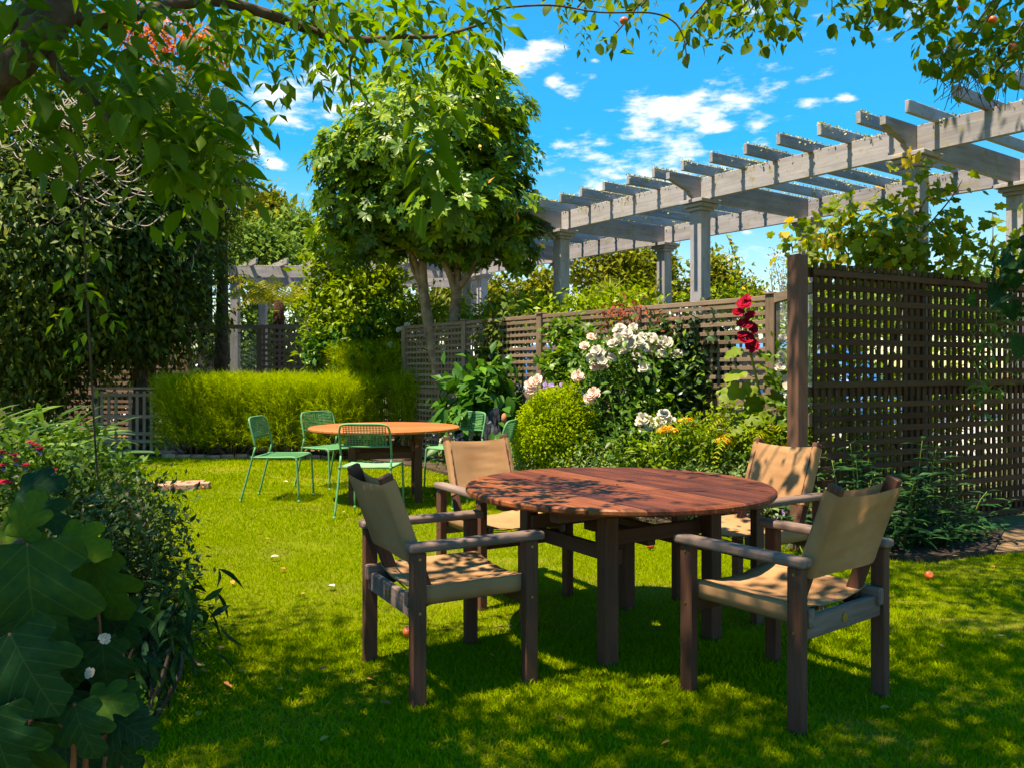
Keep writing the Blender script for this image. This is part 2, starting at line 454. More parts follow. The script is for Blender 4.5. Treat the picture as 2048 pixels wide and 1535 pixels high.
M_VINE = mat_leaf('yellow_green_vine_leaf', [(0.045, 0.10, 0.012), (0.12, 0.19, 0.012), (0.22, 0.28, 0.02), (0.55, 0.36, 0.03)], trans=0.45, rough=0.5, tcol=(1.4, 1.3, 0.4))
M_WILLOW = mat_leaf('narrow_dark_leaf', [(0.012, 0.05, 0.02), (0.022, 0.085, 0.022), (0.07, 0.16, 0.02)], trans=0.25, rough=0.4, spec=0.4)
M_STRAP = mat_leaf('strap_leaf', [(0.03, 0.085, 0.02), (0.06, 0.145, 0.02), (0.15, 0.25, 0.03)], trans=0.3, rough=0.38, spec=0.45)
M_AZALEA = mat_leaf('small_dark_azalea_leaf', [(0.016, 0.038, 0.011), (0.036, 0.075, 0.013), (0.085, 0.13, 0.014), (0.20, 0.075, 0.02)], trans=0.2, rough=0.4, spec=0.4)
M_FUCH = mat_leaf('fuchsia_leaf', [(0.035, 0.085, 0.010), (0.075, 0.15, 0.012), (0.14, 0.22, 0.015)], trans=0.3, rough=0.5)
M_FERN = mat_leaf('golden_fern_frond', [(0.13, 0.19, 0.01), (0.26, 0.30, 0.012), (0.42, 0.36, 0.02)], trans=0.4, rough=0.6, tcol=(1.3, 1.2, 0.4))
M_TFERN = mat_leaf('tree_fern_frond', [(0.09, 0.12, 0.008), (0.22, 0.23, 0.01), (0.42, 0.34, 0.015)], trans=0.4, rough=0.6)
M_CAT = mat_leaf('grey_green_catmint', [(0.13, 0.20, 0.07), (0.20, 0.28, 0.10), (0.28, 0.34, 0.14)], trans=0.3, rough=0.8, spec=0.1)
M_SPIKE = mat_leaf('spiky_leaf', [(0.09, 0.13, 0.015), (0.20, 0.23, 0.03), (0.30, 0.32, 0.08)], trans=0.25, rough=0.5)
M_FALLEN = mat_leaf('dry_fallen_leaf', [(0.35, 0.12, 0.04), (0.5, 0.30, 0.06), (0.6, 0.5, 0.3)], trans=0.2, rough=0.8, tcol=(1, 1, 1))
M_PETAL = mat_leaf('fallen_white_petal', [(0.75, 0.7, 0.6), (0.85, 0.83, 0.8)], trans=0.2, rough=0.7, tcol=(1, 1, 1))


def mat_apple():
    m, t, out = newmat('red_yellow_apple')
    oi = nd(t, 'ShaderNodeObjectInfo')
    tcn = nd(t, 'ShaderNodeTexCoord')
    n1 = nd(t, 'ShaderNodeTexNoise', Scale=40.0, Detail=3.0)
    t.links.new(tcn.outputs['Object'], n1.inputs['Vector'])
    r = ramp_node(t, [(0.55, 0.03, 0.02), (0.6, 0.12, 0.03), (0.65, 0.38, 0.06)], [0.35, 0.55, 0.75])
    t.links.new(n1.outputs['Fac'], r.inputs[0])
    p = nd(t, 'ShaderNodeBsdfPrincipled', Roughness=0.35)
    t.links.new(r.outputs[0], p.inputs['Base Color'])
    t.links.new(p.outputs[0], out.inputs['Surface'])
    return m


M_APPLEFRUIT = mat_apple()


def mat_glass():
    m, t, out = newmat('dusty_screen_glass')
    tcn = nd(t, 'ShaderNodeTexCoord')
    n1 = nd(t, 'ShaderNodeTexNoise', Scale=3.0, Detail=6.0)
    t.links.new(tcn.outputs['Object'], n1.inputs['Vector'])
    r = ramp_node(t, [(0.03, 0.03, 0.03), (0.22, 0.22, 0.22)], [0.4, 0.75])
    t.links.new(n1.outputs['Fac'], r.inputs[0])
    tr = nd(t, 'ShaderNodeBsdfTransparent')
    tr.inputs['Color'].default_value = (0.9, 0.94, 0.93, 1)
    gl = nd(t, 'ShaderNodeBsdfGlossy', Roughness=0.03)
    df = nd(t, 'ShaderNodeBsdfDiffuse')
    df.inputs['Color'].default_value = (0.6, 0.6, 0.58, 1)
    m1 = nd(t, 'ShaderNodeMixShader')
    m1.inputs[0].default_value = 0.07
    t.links.new(tr.outputs[0], m1.inputs[1])
    t.links.new(gl.outputs[0], m1.inputs[2])
    m2 = nd(t, 'ShaderNodeMixShader')
    t.links.new(r.outputs[0], m2.inputs[0])
    t.links.new(m1.outputs[0], m2.inputs[1])
    t.links.new(df.outputs[0], m2.inputs[2])
    t.links.new(m2.outputs[0], out.inputs['Surface'])
    return m


M_GLASS = mat_glass()


def mat_lawn():
    m, t, out = newmat('lawn_turf')
    tcn = nd(t, 'ShaderNodeTexCoord')
    n1 = nd(t, 'ShaderNodeTexNoise', Scale=60.0, Detail=6.0, Roughness=0.7)
    n2 = nd(t, 'ShaderNodeTexNoise', Scale=1.1, Detail=5.0)
    t.links.new(tcn.outputs['Object'], n1.inputs['Vector'])
    t.links.new(tcn.outputs['Object'], n2.inputs['Vector'])
    r = ramp_node(t, [(0.06, 0.08, 0.004), (0.13, 0.16, 0.005), (0.21, 0.225, 0.008)], [0.3, 0.5, 0.7])
    t.links.new(n1.outputs['Fac'], r.inputs[0])
    r2 = ramp_node(t, [(0, 0, 0), (1, 1, 1)], [0.55, 0.72])
    t.links.new(n2.outputs['Fac'], r2.inputs[0])
    mm = nd(t, 'ShaderNodeMix', data_type='RGBA')
    t.links.new(r2.outputs[0], mm.inputs['Factor'])
    t.links.new(r.outputs[0], mm.inputs[6])
    mm.inputs[7].default_value = (0.17, 0.145, 0.03, 1)
    p = nd(t, 'ShaderNodeBsdfPrincipled', Roughness=0.95)
    p.inputs['Specular IOR Level'].default_value = 0.1
    t.links.new(mm.outputs[2], p.inputs['Base Color'])
    bp = nd(t, 'ShaderNodeBump', Strength=0.8, Distance=0.02)
    t.links.new(n1.outputs['Fac'], bp.inputs['Height'])
    t.links.new(bp.outputs[0], p.inputs['Normal'])
    t.links.new(p.outputs[0], out.inputs['Surface'])
    return m


M_LAWN = mat_lawn()
M_FIELD = mat_noise('rough_field_grass', [(0.05, 0.06, 0.015), (0.10, 0.115, 0.03), (0.17, 0.16, 0.06)], scale=1.5, rough=1.0, bump=0.4)


# ------------------------------------------------------------------ object helpers
def link(o, parent=None):
    COL.objects.link(o)
    if parent is not None:
        o.parent = parent
    return o


def tag(o, label, cat, group=None):
    o['label'] = label
    o['category'] = cat
    if group:
        o['group'] = group
    return o


def thing(name, label, cat, loc=(0, 0, 0), rz=0.0, group=None):
    o = bpy.data.objects.new(name, None)
    o.empty_display_size = 0.1
    o.location = loc
    o.rotation_euler = (0, 0, rz)
    link(o)
    return tag(o, label, cat, group)


def mobj(name, me, parent=None, mtx=None, kind=None):
    o = bpy.data.objects.new(name, me)
    link(o, parent)
    if mtx is not None:
        o.matrix_basis = mtx
    if kind:
        o['kind'] = kind
    return o


def smooth(me):
    me.polygons.foreach_set('use_smooth', np.ones(len(me.polygons), dtype=bool))
    return me


def pymesh(name, V, Fc, mat, sm=False, rnd=None):
    me = bpy.data.meshes.new(name)
    me.from_pydata([tuple(v) for v in V], [], [tuple(f) for f in Fc])
    if mat:
        me.materials.append(mat)
    if rnd is not None:
        a = me.attributes.new('rnd', 'FLOAT', 'POINT')
        a.data.foreach_set('value', np.full(len(me.vertices), rnd, np.float32) if np.isscalar(rnd) else np.asarray(rnd, np.float32))
    me.update()
    if sm:
        smooth(me)
    return me


def np_mesh(name, V, T, mat, rnd=None, sm=False):
    me = bpy.data.meshes.new(name)
    V = np.ascontiguousarray(V, np.float32)
    T = np.ascontiguousarray(T, np.int32)
    me.vertices.add(len(V))
    me.vertices.foreach_set('co', V.ravel())
    me.loops.add(T.size)
    me.loops.foreach_set('vertex_index', T.ravel())
    me.polygons.add(len(T))
    me.polygons.foreach_set('loop_start', np.arange(0, T.size, T.shape[1], dtype=np.int32))
    if rnd is not None:
        a = me.attributes.new('rnd', 'FLOAT', 'POINT')
        a.data.foreach_set('value', np.ascontiguousarray(rnd, np.float32))
    me.update(calc_edges=True)
    if mat:
        me.materials.append(mat)
    if sm:
        smooth(me)
    return me


BOXC = {}


def box_mesh(l, w, h, mat, bev=0.003):
    key = (round(l, 4), round(w, 4), round(h, 4), mat.name, bev)
    if key in BOXC:
        return BOXC[key]
    bm = bmesh.new()
    bmesh.ops.create_cube(bm, size=1.0)
    for v in bm.verts:
        v.co = Vector((v.co.x * l, v.co.y * w, v.co.z * h))
    if bev > 0:
        bmesh.ops.bevel(bm, geom=list(bm.edges), offset=min(bev, 0.4 * min(l, w, h)), segments=1 if bev < 0.008 else 4, profile=0.5, affect='EDGES')
    me = bpy.data.meshes.new('piece')
    bm.to_mesh(me)
    bm.free()
    me.materials.append(mat)
    BOXC[key] = me
    return me


def basis(origin, x, up=(0, 0, 1)):
    x = Vector(x).normalized()
    up = Vector(up)
    if abs(x.dot(up)) > 0.98:
        up = Vector((1, 0, 0))
    y = up.cross(x).normalized()
    z = x.cross(y)
    m = Matrix.Identity(4)
    for i in range(3):
        m[i][0], m[i][1], m[i][2], m[i][3] = x[i], y[i], z[i], origin[i]
    return m


def bar(name, p0, p1, w, h, mat, parent, up=(0, 0, 1), bev=0.003):
    """a straight piece from p0 to p1 (centre line), w across, h along up"""
    p0, p1 = Vector(p0), Vector(p1)
    me = box_mesh((p1 - p0).length, w, h, mat, bev)
    return mobj(name, me, parent, basis((p0 + p1) / 2, p1 - p0, up))


def tube_geo(pts, rad, n=8, cap=True):
    pts = [Vector(p) for p in pts]
    if np.isscalar(rad):
        rad = [rad] * len(pts)
    V, Fc = [], []
    prev = None
    for i, p in enumerate(pts):
        t = (pts[min(i + 1, len(pts) - 1)] - pts[max(i - 1, 0)]).normalized()
        a = prev if prev is not None else (Vector((0, 0, 1)) if abs(t.z) < 0.9 else Vector((1, 0, 0)))
        a = (a - t * a.dot(t)).normalized()
        prev = a
        b = t.cross(a)
        for k in range(n):
            an = 2 * math.pi * k / n
            V.append(p + (a * math.cos(an) + b * math.sin(an)) * rad[i])
    for i in range(len(pts) - 1):
        for k in range(n):
            k2 = (k + 1) % n
            Fc.append((i * n + k, i * n + k2, (i + 1) * n + k2, (i + 1) * n + k))
    if cap:
        Fc.append(tuple(range(n - 1, -1, -1)))
        Fc.append(tuple(range((len(pts) - 1) * n, len(pts) * n)))
    return V, Fc


def merge(geos):
    V, Fc = [], []
    for v, f in geos:
        o = len(V)
        V += list(v)
        Fc += [tuple(i + o for i in q) for q in f]
    return V, Fc


def tube(name, pts, rad, mat, parent, n=8):
    V, Fc = tube_geo(pts, rad, n)
    return mobj(name, pymesh(name, V, Fc, mat, True), parent)


def spline(pts, k=6):
    """Catmull-Rom through pts"""
    P = [Vector(p) for p in pts]
    P = [P[0] * 2 - P[1]] + P + [P[-1] * 2 - P[-2]]
    out = []
    for i in range(1, len(P) - 2):
        for j in range(k):
            t = j / k
            a, b, c, d = P[i - 1], P[i], P[i + 1], P[i + 2]
            out.append(0.5 * ((2 * b) + (c - a) * t + (2 * a - 5 * b + 4 * c - d) * t * t + (3 * b - a - 3 * c + d) * t ** 3))
    out.append(P[-2])
    return out


def lerp_list(vals, n):
    return list(np.interp(np.linspace(0, 1, n), np.linspace(0, 1, len(vals)), vals))


# ------------------------------------------------------------------ leaves
TM = {}


def leaf_template(name, prof, fold=0.25, curl=0.2, wave=0.0):
    """prof: [(along, halfwidth)...] from base to tip; folded along the midrib, curling down to the tip"""
    V, T = [], []
    n = len(prof)
    idx = []
    for i, (y, w) in enumerate(prof):
        z = -curl * y * y
        c = len(V)
        V.append((0, y, z))
        if w > 1e-4:
            wz = wave * math.sin(i * 2.1)
            V.append((-w, y, z + fold * w + wz))
            V.append((w, y, z + fold * w - wz))
            idx.append((c, c + 1, c + 2))
        else:
            idx.append((c, c, c))
    for i in range(n - 1):
        c0, l0, r0 = idx[i]
        c1, l1, r1 = idx[i + 1]
        for q in ((c0, c1, l1), (c0, l1, l0), (c0, r0, r1), (c0, r1, c1)):
            if len(set(q)) == 3:
                T.append(q)
    TM[name] = (np.array(V, float), np.array(T, int))


leaf_template('tri', [(0, 0.10), (1, 0)], 0, 0.35)
leaf_template('oval', [(0, 0), (0.45, 0.24), (1, 0)], 0.3, 0.18)
leaf_template('oval_hi', [(0, 0), (0.1, 0.12), (0.3, 0.23), (0.5, 0.255), (0.7, 0.19), (0.88, 0.075), (1, 0)], 0.28, 0.22, 0.008)
leaf_template('obov', [(0, 0), (0.62, 0.22), (1, 0)], 0.25, 0.22)
leaf_template('obov_hi', [(0, 0.015), (0.3, 0.10), (0.6, 0.20), (0.82, 0.17), (0.95, 0.07), (1, 0)], 0.25, 0.22)
leaf_template('round', [(0, 0), (0.2, 0.3), (0.55, 0.36), (0.85, 0.2), (1, 0)], 0.22, 0.2)
leaf_template('narrow', [(0, 0), (0.4, 0.10), (1, 0)], 0.3, 0.3)
leaf_template('narrow_hi', [(0, 0.01), (0.2, 0.085), (0.45, 0.115), (0.75, 0.06), (1, 0)], 0.35, 0.35)
leaf_template('strap', [(0, 0.035), (0.3, 0.05), (0.6, 0.05), (0.85, 0.035), (1, 0)], 0.5, 0.45)
leaf_template('spike', [(0, 0.03), (0.5, 0.025), (1, 0)], 0.4, 0.15)
leaf_template('needle', [(0, 0.03), (1, 0)], 0, 0.15)
leaf_template('blade', [(0, 0.05), (0.55, 0.035), (1, 0)], 0, 0.45)


def lobed_template(name, half, fold=0.15, curl=0.25, k=3):
    """half outline [(x, y)...] base to tip on one side, smoothed; rings towards the midrib carry fold, curl and puckering"""
    z = lambda x, y: fold * abs(x) - curl * (max(y, 0) ** 2) - 0.55 * x * x + 0.006 * math.sin(y * 24 - abs(x) * 16) + 0.10 * abs(x) * math.sin(13 * y + 2)
    pts = [Vector((x, y, 0)) for x, y in [(0, 0)] + half]
    hs = [(max(p.x, 0), p.y) for p in spline(pts, k)]
    V, T = [], []
    for s in (1, -1):
        rings = []
        for f in (0.0, 0.38, 0.72, 1.0):
            row = []
            for (x, y) in hs:
                yc = min(max(y - x * 0.35, 0), 1)
                xx, yy = x * f, yc + (y - yc) * f
                row.append(len(V))
                V.append((s * xx, yy, z(xx, yy)))
            rings.append(row)
        for a, b in zip(rings[:-1], rings[1:]):
            for i in range(len(hs) - 1):
                q = [a[i], b[i], b[i + 1], a[i + 1]]
                if s < 0:
                    q.reverse()
                T += [(q[0], q[1], q[2]), (q[0], q[2], q[3])]
    TM[name] = (np.array(V, float), np.array(T, int))


lobed_template('vine', [(0.20, -0.10), (0.42, 0.02), (0.34, 0.22), (0.50, 0.46), (0.30, 0.52), (0.20, 0.78), (0, 1.0)])
lobed_template('oak', [(0.12, 0.02), (0.36, -0.02), (0.44, 0.14), (0.36, 0.24), (0.30, 0.30), (0.46, 0.40), (0.54, 0.56), (0.40, 0.66), (0.25, 0.62), (0.24, 0.74), (0.27, 0.86), (0.12, 0.95), (0, 1.0)], 0.16, 0.5)
lobed_template('mallow', [(0.18, -0.14), (0.42, -0.06), (0.50, 0.18), (0.40, 0.34), (0.44, 0.56), (0.26, 0.68), (0.20, 0.86), (0, 0.96)], 0.1, 0.2)


lobed_template('vine_lo', [(0.20, -0.10), (0.42, 0.02), (0.34, 0.22), (0.50, 0.46), (0.30, 0.52), (0.20, 0.78), (0, 1.0)], k=1)
TM['vine_lo'] = (TM['vine_lo'][0], TM['vine_lo'][1][:])


def unit(A):
    return A / np.maximum(np.linalg.norm(A, axis=-1, keepdims=True), 1e-9)


def rand_dirs(n):
    return unit(rng.normal(size=(n, 3)))


def inst_geo(tm, P, D, N, S, rnd, stretch=None):
    v, t = TM[tm]
    D = unit(D)
    X = np.cross(D, N)
    bad = np.linalg.norm(X, axis=1) < 1e-3
    X[bad] = np.cross(D[bad], np.array([0.3, 0.9, 0.1]))
    X = unit(X)
    Z = np.cross(X, D)
    n, k = len(P), len(v)
    s = S[:, None, None]
    V = P[:, None, :] + s * (v[None, :, 0:1] * X[:, None] + v[None, :, 1:2] * D[:, None] + v[None, :, 2:3] * Z[:, None])
    T = (t[None] + (np.arange(n) * k)[:, None, None]).reshape(-1, 3)
    return V.reshape(-1, 3), T, np.repeat(rnd, k)


VAR = {}


def leaf_variants(tm, mat):
    key = (tm, mat.name)
    if key not in VAR:
        v, t = TM[tm]
        VAR[key] = [pymesh('leaf', v, t, mat, True, (i + 0.5) / 6) for i in range(6)]
        for me in VAR[key]:
            at_ = me.attributes.new('luv', 'FLOAT_VECTOR', 'POINT')
            uv = np.stack([v[:, 0], v[:, 1], np.ones(len(v))], 1).astype(np.float32)
            at_.data.foreach_set('vector', uv.ravel())
    return VAR[key]


def leaf_parts(parent, name, tm, mat, P, D, N, S, rnd):
    meshes = leaf_variants(tm, mat)
    off = Vector(parent.location) if parent is not None else Vector((0, 0, 0))
    D = unit(D)
    X = unit(np.cross(D, N) + 1e-6)
    Z = np.cross(X, D)
    out = []
    for i in range(len(P)):
        m = Matrix.Identity(4)
        s = float(S[i])
        for r in range(3):
            m[r][0], m[r][1], m[r][2] = X[i, r] * s, D[i, r] * s, Z[i, r] * s
            m[r][3] = P[i, r] - off[r]
        out.append(mobj(name, meshes[min(5, max(0, int(rnd[i] * 6)))], parent, m))
    return out


def foliage(parent, P, D, N, S, tm, mat, rnd=None, parts=0, tm_hi=None, name='foliage', part_name='leaf', sm=True):
    """leaves at world positions under a thing: the largest in view as parts, the rest as one mesh"""
    P = np.asarray(P, float)
    n = len(P)
    if n == 0:
        return
    if rnd is None:
        rnd = rng.random(n)
    rnd = np.clip(rnd, 0, 0.999)
    S = np.broadcast_to(np.asarray(S, float), (n,)).copy()
    rest = np.arange(n)
    if parts:
        px = 1024 + P[:, 0] / np.maximum(P[:, 1], 0.1) * F
        py = 740 + (HC - P[:, 2]) / np.maximum(P[:, 1], 0.1) * F
        vis = (P[:, 1] > 0.5) & (px > -20) & (px < 2068) & (py > -20) & (py < 1555)
        key = np.where(vis, S / np.maximum(P[:, 1], 0.3), -1)
        order = np.argsort(-key)
        pick = order[:min(parts, int(vis.sum()))]
        leaf_parts(parent, part_name, tm_hi or tm, mat, P[pick], D[pick], N[pick], S[pick], rnd[pick])
        rest = np.setdiff1d(rest, pick)
    if len(rest):
        V, T, r = inst_geo(tm, P[rest], D[rest], N[rest], S[rest], rnd[rest])
        V = V - np.array(parent.location)[None]
        mobj(name, np_mesh(name, V, T, mat, r, sm), parent, kind='stuff')


def lump(D, k=5, amp=0.18, seed=0):
    """lumpy radius factor per direction"""
    g = np.random.default_rng(seed)
    f = np.ones(len(D))
    for i in range(k):
        a = g.normal(size=3) * (2.0 + i)
        f += amp / (1 + 0.4 * i) * np.sin(D @ a + g.random() * 6.28)
    return f


def clumped(ells, nclump, per, cr, seed=0, shell=0.55, lumps=0.18, flat=1.0):
    """leaf positions in clumps through lumpy ellipsoids; returns P, outward dirs, clump random"""
    vol = np.array([e[3] * e[4] * e[5] for e in ells]) ** 0.75
    which = rng.choice(len(ells), nclump, p=vol / vol.sum())
    E = np.array(ells)[which]
    d = rand_dirs(nclump)
    rr = (shell + (1 - shell) * rng.random(nclump) ** 0.6) * lump(d, seed=seed, amp=lumps)
    Cn = E[:, 0:3] + d * rr[:, None] * E[:, 3:6]
    Cn = np.repeat(Cn, per, 0)
    do = np.repeat(d, per, 0)
    e = rng.normal(size=(nclump * per, 3)) * np.array([1, 1, flat])
    P = Cn + e * cr * 0.5
    return P, do, np.repeat(rng.random(nclump), per)


# ================================================================== THE SETTING
def structure(name, poly, z, mat, thick=0.0):
    me = pymesh(name, [(x, y, z) for x, y in poly], [tuple(range(len(poly)))], mat)
    return mobj(name, me, None, kind='structure')


def grid_sheet(name, x0, x1, y0, y1, nx, ny, zf, mat):
    xs, ys = np.linspace(x0, x1, nx), np.linspace(y0, y1, ny)
    X, Y = np.meshgrid(xs, ys)
    V = np.stack([X.ravel(), Y.ravel(), zf(X, Y).ravel()], 1)
    i = np.arange((nx - 1) * (ny - 1))
    a = (i // (nx - 1)) * nx + i % (nx - 1)
    Q = np.stack([a, a + 1, a + nx + 1, a + nx], 1)
    return np_mesh(name, V, Q, mat, None, True)


structure('ground', [(-600, -200), (600, -200), (600, 900), (-600, 900)], -0.04, M_FIELD)
LAWN = [(-1.3, 0.5), (-1.3, 2.8), (-1.75, 4.3), (-2.6, 6.0), (-3.6, 8.2), (-4.9, 10.6), (-6.6, 12.75), (-5.3, 12.72), (-3.6, 12.62), (-2.2, 12.3),
        (-1.2, 11.2), (-0.45, 9.9), (0.15, 8.9), (0.55, 8.0), (1.15, 7.25), (1.9, 6.55), (2.35, 5.9), (2.9, 5.75), (3.5, 6.0), (4.2, 6.15), (6.5, 6.2), (6.5, 0.5)]
structure('lawn', LAWN, 0.0, M_LAWN)
hum = lambda X, Y: 0.035 + 0.03 * np.sin(X * 3.1 + Y) * np.sin(Y * 2.7) + 0.02 * np.sin(X * 9) * np.sin(Y * 8)


def bed(name, poly, z=0.03, mat=M_SOIL):
    me = pymesh(name, [(x, y, z) for x, y in poly] + [(x, y, -0.05) for x, y in poly],
                [tuple(range(len(poly)))] + [(i, len(poly) + i, len(poly) + (i + 1) % len(poly), (i + 1) % len(poly)) for i in range(len(poly))], mat)
    return mobj(name, me, None, kind='structure')


bed('garden_bed', [(-2.2, 12.33), (-1.2, 11.23), (-0.45, 9.93), (0.15, 8.93), (0.55, 8.03), (1.15, 7.28), (1.9, 6.58), (2.35, 5.93), (2.9, 5.78), (3.5, 6.03),
                   (4.1, 6.9), (3.0, 7.5), (2.6, 7.8), (-1.2, 12.9), (-2.2, 13.3)])
bed('hedge_bed', [(-5.35, 12.75), (-3.6, 12.65), (-2.22, 12.36), (-2.22, 13.3), (-5.35, 13.3)])
bed('shrub_bed', [(-1.33, 0.4), (-1.33, 2.8), (-1.78, 4.3), (-2.63, 6.0), (-3.63, 8.2), (-4.9, 10.7), (-9.0, 10.7), (-9, 0.4)])
bed('dirt_path', [(3.5, 6.03), (4.2, 6.17), (6.5, 6.22), (7.0, 7.2), (4.9, 7.7), (4.1, 6.9)], 0.012, M_DIRT)
bed('play_yard', [(-10, 13.35), (-1.6, 13.35), (-1.6, 17.0), (-10, 17.0)], 0.008, M_CHIP)
bed('car_park', [(-1.5, 17.0), (9, 11.5), (30, 11.5), (30, 40), (-14, 40), (-14, 18.5)], -0.02, mat_noise('pale_gravel', [(0.3, 0.28, 0.25), (0.45, 0.42, 0.38)], scale=6, rough=1.0))


def in_poly(px, py, poly):
    inside = np.zeros(len(px), bool)
    j = len(poly) - 1
    for i in range(len(poly)):
        xi, yi = poly[i]
        xj, yj = poly[j]
        c = ((yi > py) != (yj > py)) & (px < (xj - xi) * (py - yi) / (yj - yi + 1e-12) + xi)
        inside ^= c
        j = i
    return inside


def fnoise(x, y, seed=0, sc=1.0):
    g = np.random.default_rng(seed)
    f = np.zeros(len(x))
    for i in range(7):
        a = g.normal(size=2) * sc * (1.0 + 0.7 * i)
        f += np.sin(x * a[0] + y * a[1] + g.random() * 6.28) / (1 + 0.35 * i)
    return f / 3.0


def lawn_grass():
    sets = [(2.0, 4.2, 20000, 0.025, 0.0044, 'blade'), (4.2, 6.6, 11000, 0.024, 0.0060, 'needle'), (6.6, 9.5, 5500, 0.026, 0.0095, 'needle'), (9.5, 12.9, 2600, 0.030, 0.014, 'needle')]
    Vs, Ts, Rs, off = [], [], [], 0
    for (d0, d1, dens, h, w, tm) in sets:
        x0, x1 = -0.68 * d1 - 0.3, 0.68 * d1 + 0.3
        n = int((x1 - x0) * (d1 - d0) * dens)
        x = rng.uniform(x0, x1, n)
        y = rng.uniform(d0, d1, n)
        ok = in_poly(x, y, LAWN) & (np.abs(x) < 0.68 * y + 0.35)
        x, y = x[ok], y[ok]
        f = fnoise(x, y, 3, 1.3)
        dry = fnoise(x, y, 9, 2.4)
        for (cx, cyy, rad, k_) in ((-0.88, 3.12, .30, 1.0), (-0.62, 3.35, .2, .8), (3.1, 5.5, .45, .9), (1.95, 3.35, .3, .8), (.95, 4.9, .28, .8), (2.5, 4.2, .35, .7), (-.1, 2.9, .25, .6), (1.3, 3.05, .25, .6), (-3.9, 11.2, .6, .9), (-1.5, 6.2, .4, .5)):
            dry = np.maximum(dry, k_ * 1.3 * np.exp(-((x - cx) ** 2 + (y - cyy) ** 2) / rad ** 2) + .3 * fnoise(x, y, 5, 9.0))
        keep = rng.random(len(x)) < np.clip(1.05 - 0.55 * (dry > 0.55), 0, 1)
        x, y, f, dry = x[keep], y[keep], f[keep], dry[keep]
        n = len(x)
        hh = h * (0.55 + 0.75 * rng.random(n)) * (1 + 0.22 * f)
        D = np.stack([rng.normal(size=n) * 0.55, rng.normal(size=n) * 0.55, np.ones(n)], 1)
        Nn = rand_dirs(n) * np.array([1, 1, 0.1])
        rn = np.clip(0.30 + 0.20 * f + 0.17 * rng.normal(size=n) + 0.34 * np.clip(dry - 0.3, 0, 1), 0, 0.88)
        rn[rng.random(n) < 0.03] = 0.95
        v, t = TM[tm]
        v = v.copy()
        v[:, 0] *= w / h / 0.05 * 0.5
        TM['_g'] = (v, t)
        V, T, r = inst_geo('_g', np.stack([x, y, np.zeros(n)], 1), D, Nn, hh, rn)
        Vs.append(V)
        Ts.append(T + off)
        Rs.append(r)
        off += len(V)
    o = mobj('grass', np_mesh('grass', np.concatenate(Vs), np.concatenate(Ts), M_GRASS, np.concatenate(Rs)), None, kind='stuff')
    o['label'] = 'short sunlit lawn grass with a few dry yellow patches'


lawn_grass()

# brick edging along the hedge bed
e = thing('brick_edging', 'low edging of weathered pink bricks in front of the lime hedge', 'edging', (-5.3, 12.62, 0))
xx = 0.0
while xx < 3.2:
    L = random.uniform(0.2, 0.26)
    y = -0.02 - xx * 0.035 + random.uniform(-0.015, 0.015)
    z = random.uniform(0.01, 0.035)
    bar('brick', (xx, y, z), (xx + L - 0.012, y - 0.008, z), 0.10, 0.075, M_BRICK, e, bev=0.009)
    xx += L
e = thing('brick_path', 'short run of sunlit pinkish paving bricks at the lawn corner', 'path', (-3.9, 9.3, 0))
for i in range(3):
    for j in range(4):
        x, y = -0.55 + j * 0.24 + (i % 2) * 0.11, -0.25 + i * 0.125 + j * 0.05
        bar('brick', (x, y, 0.035), (x + 0.215, y + 0.03, 0.04), 0.11, 0.07, M_BRICK, e, bev=0.01)


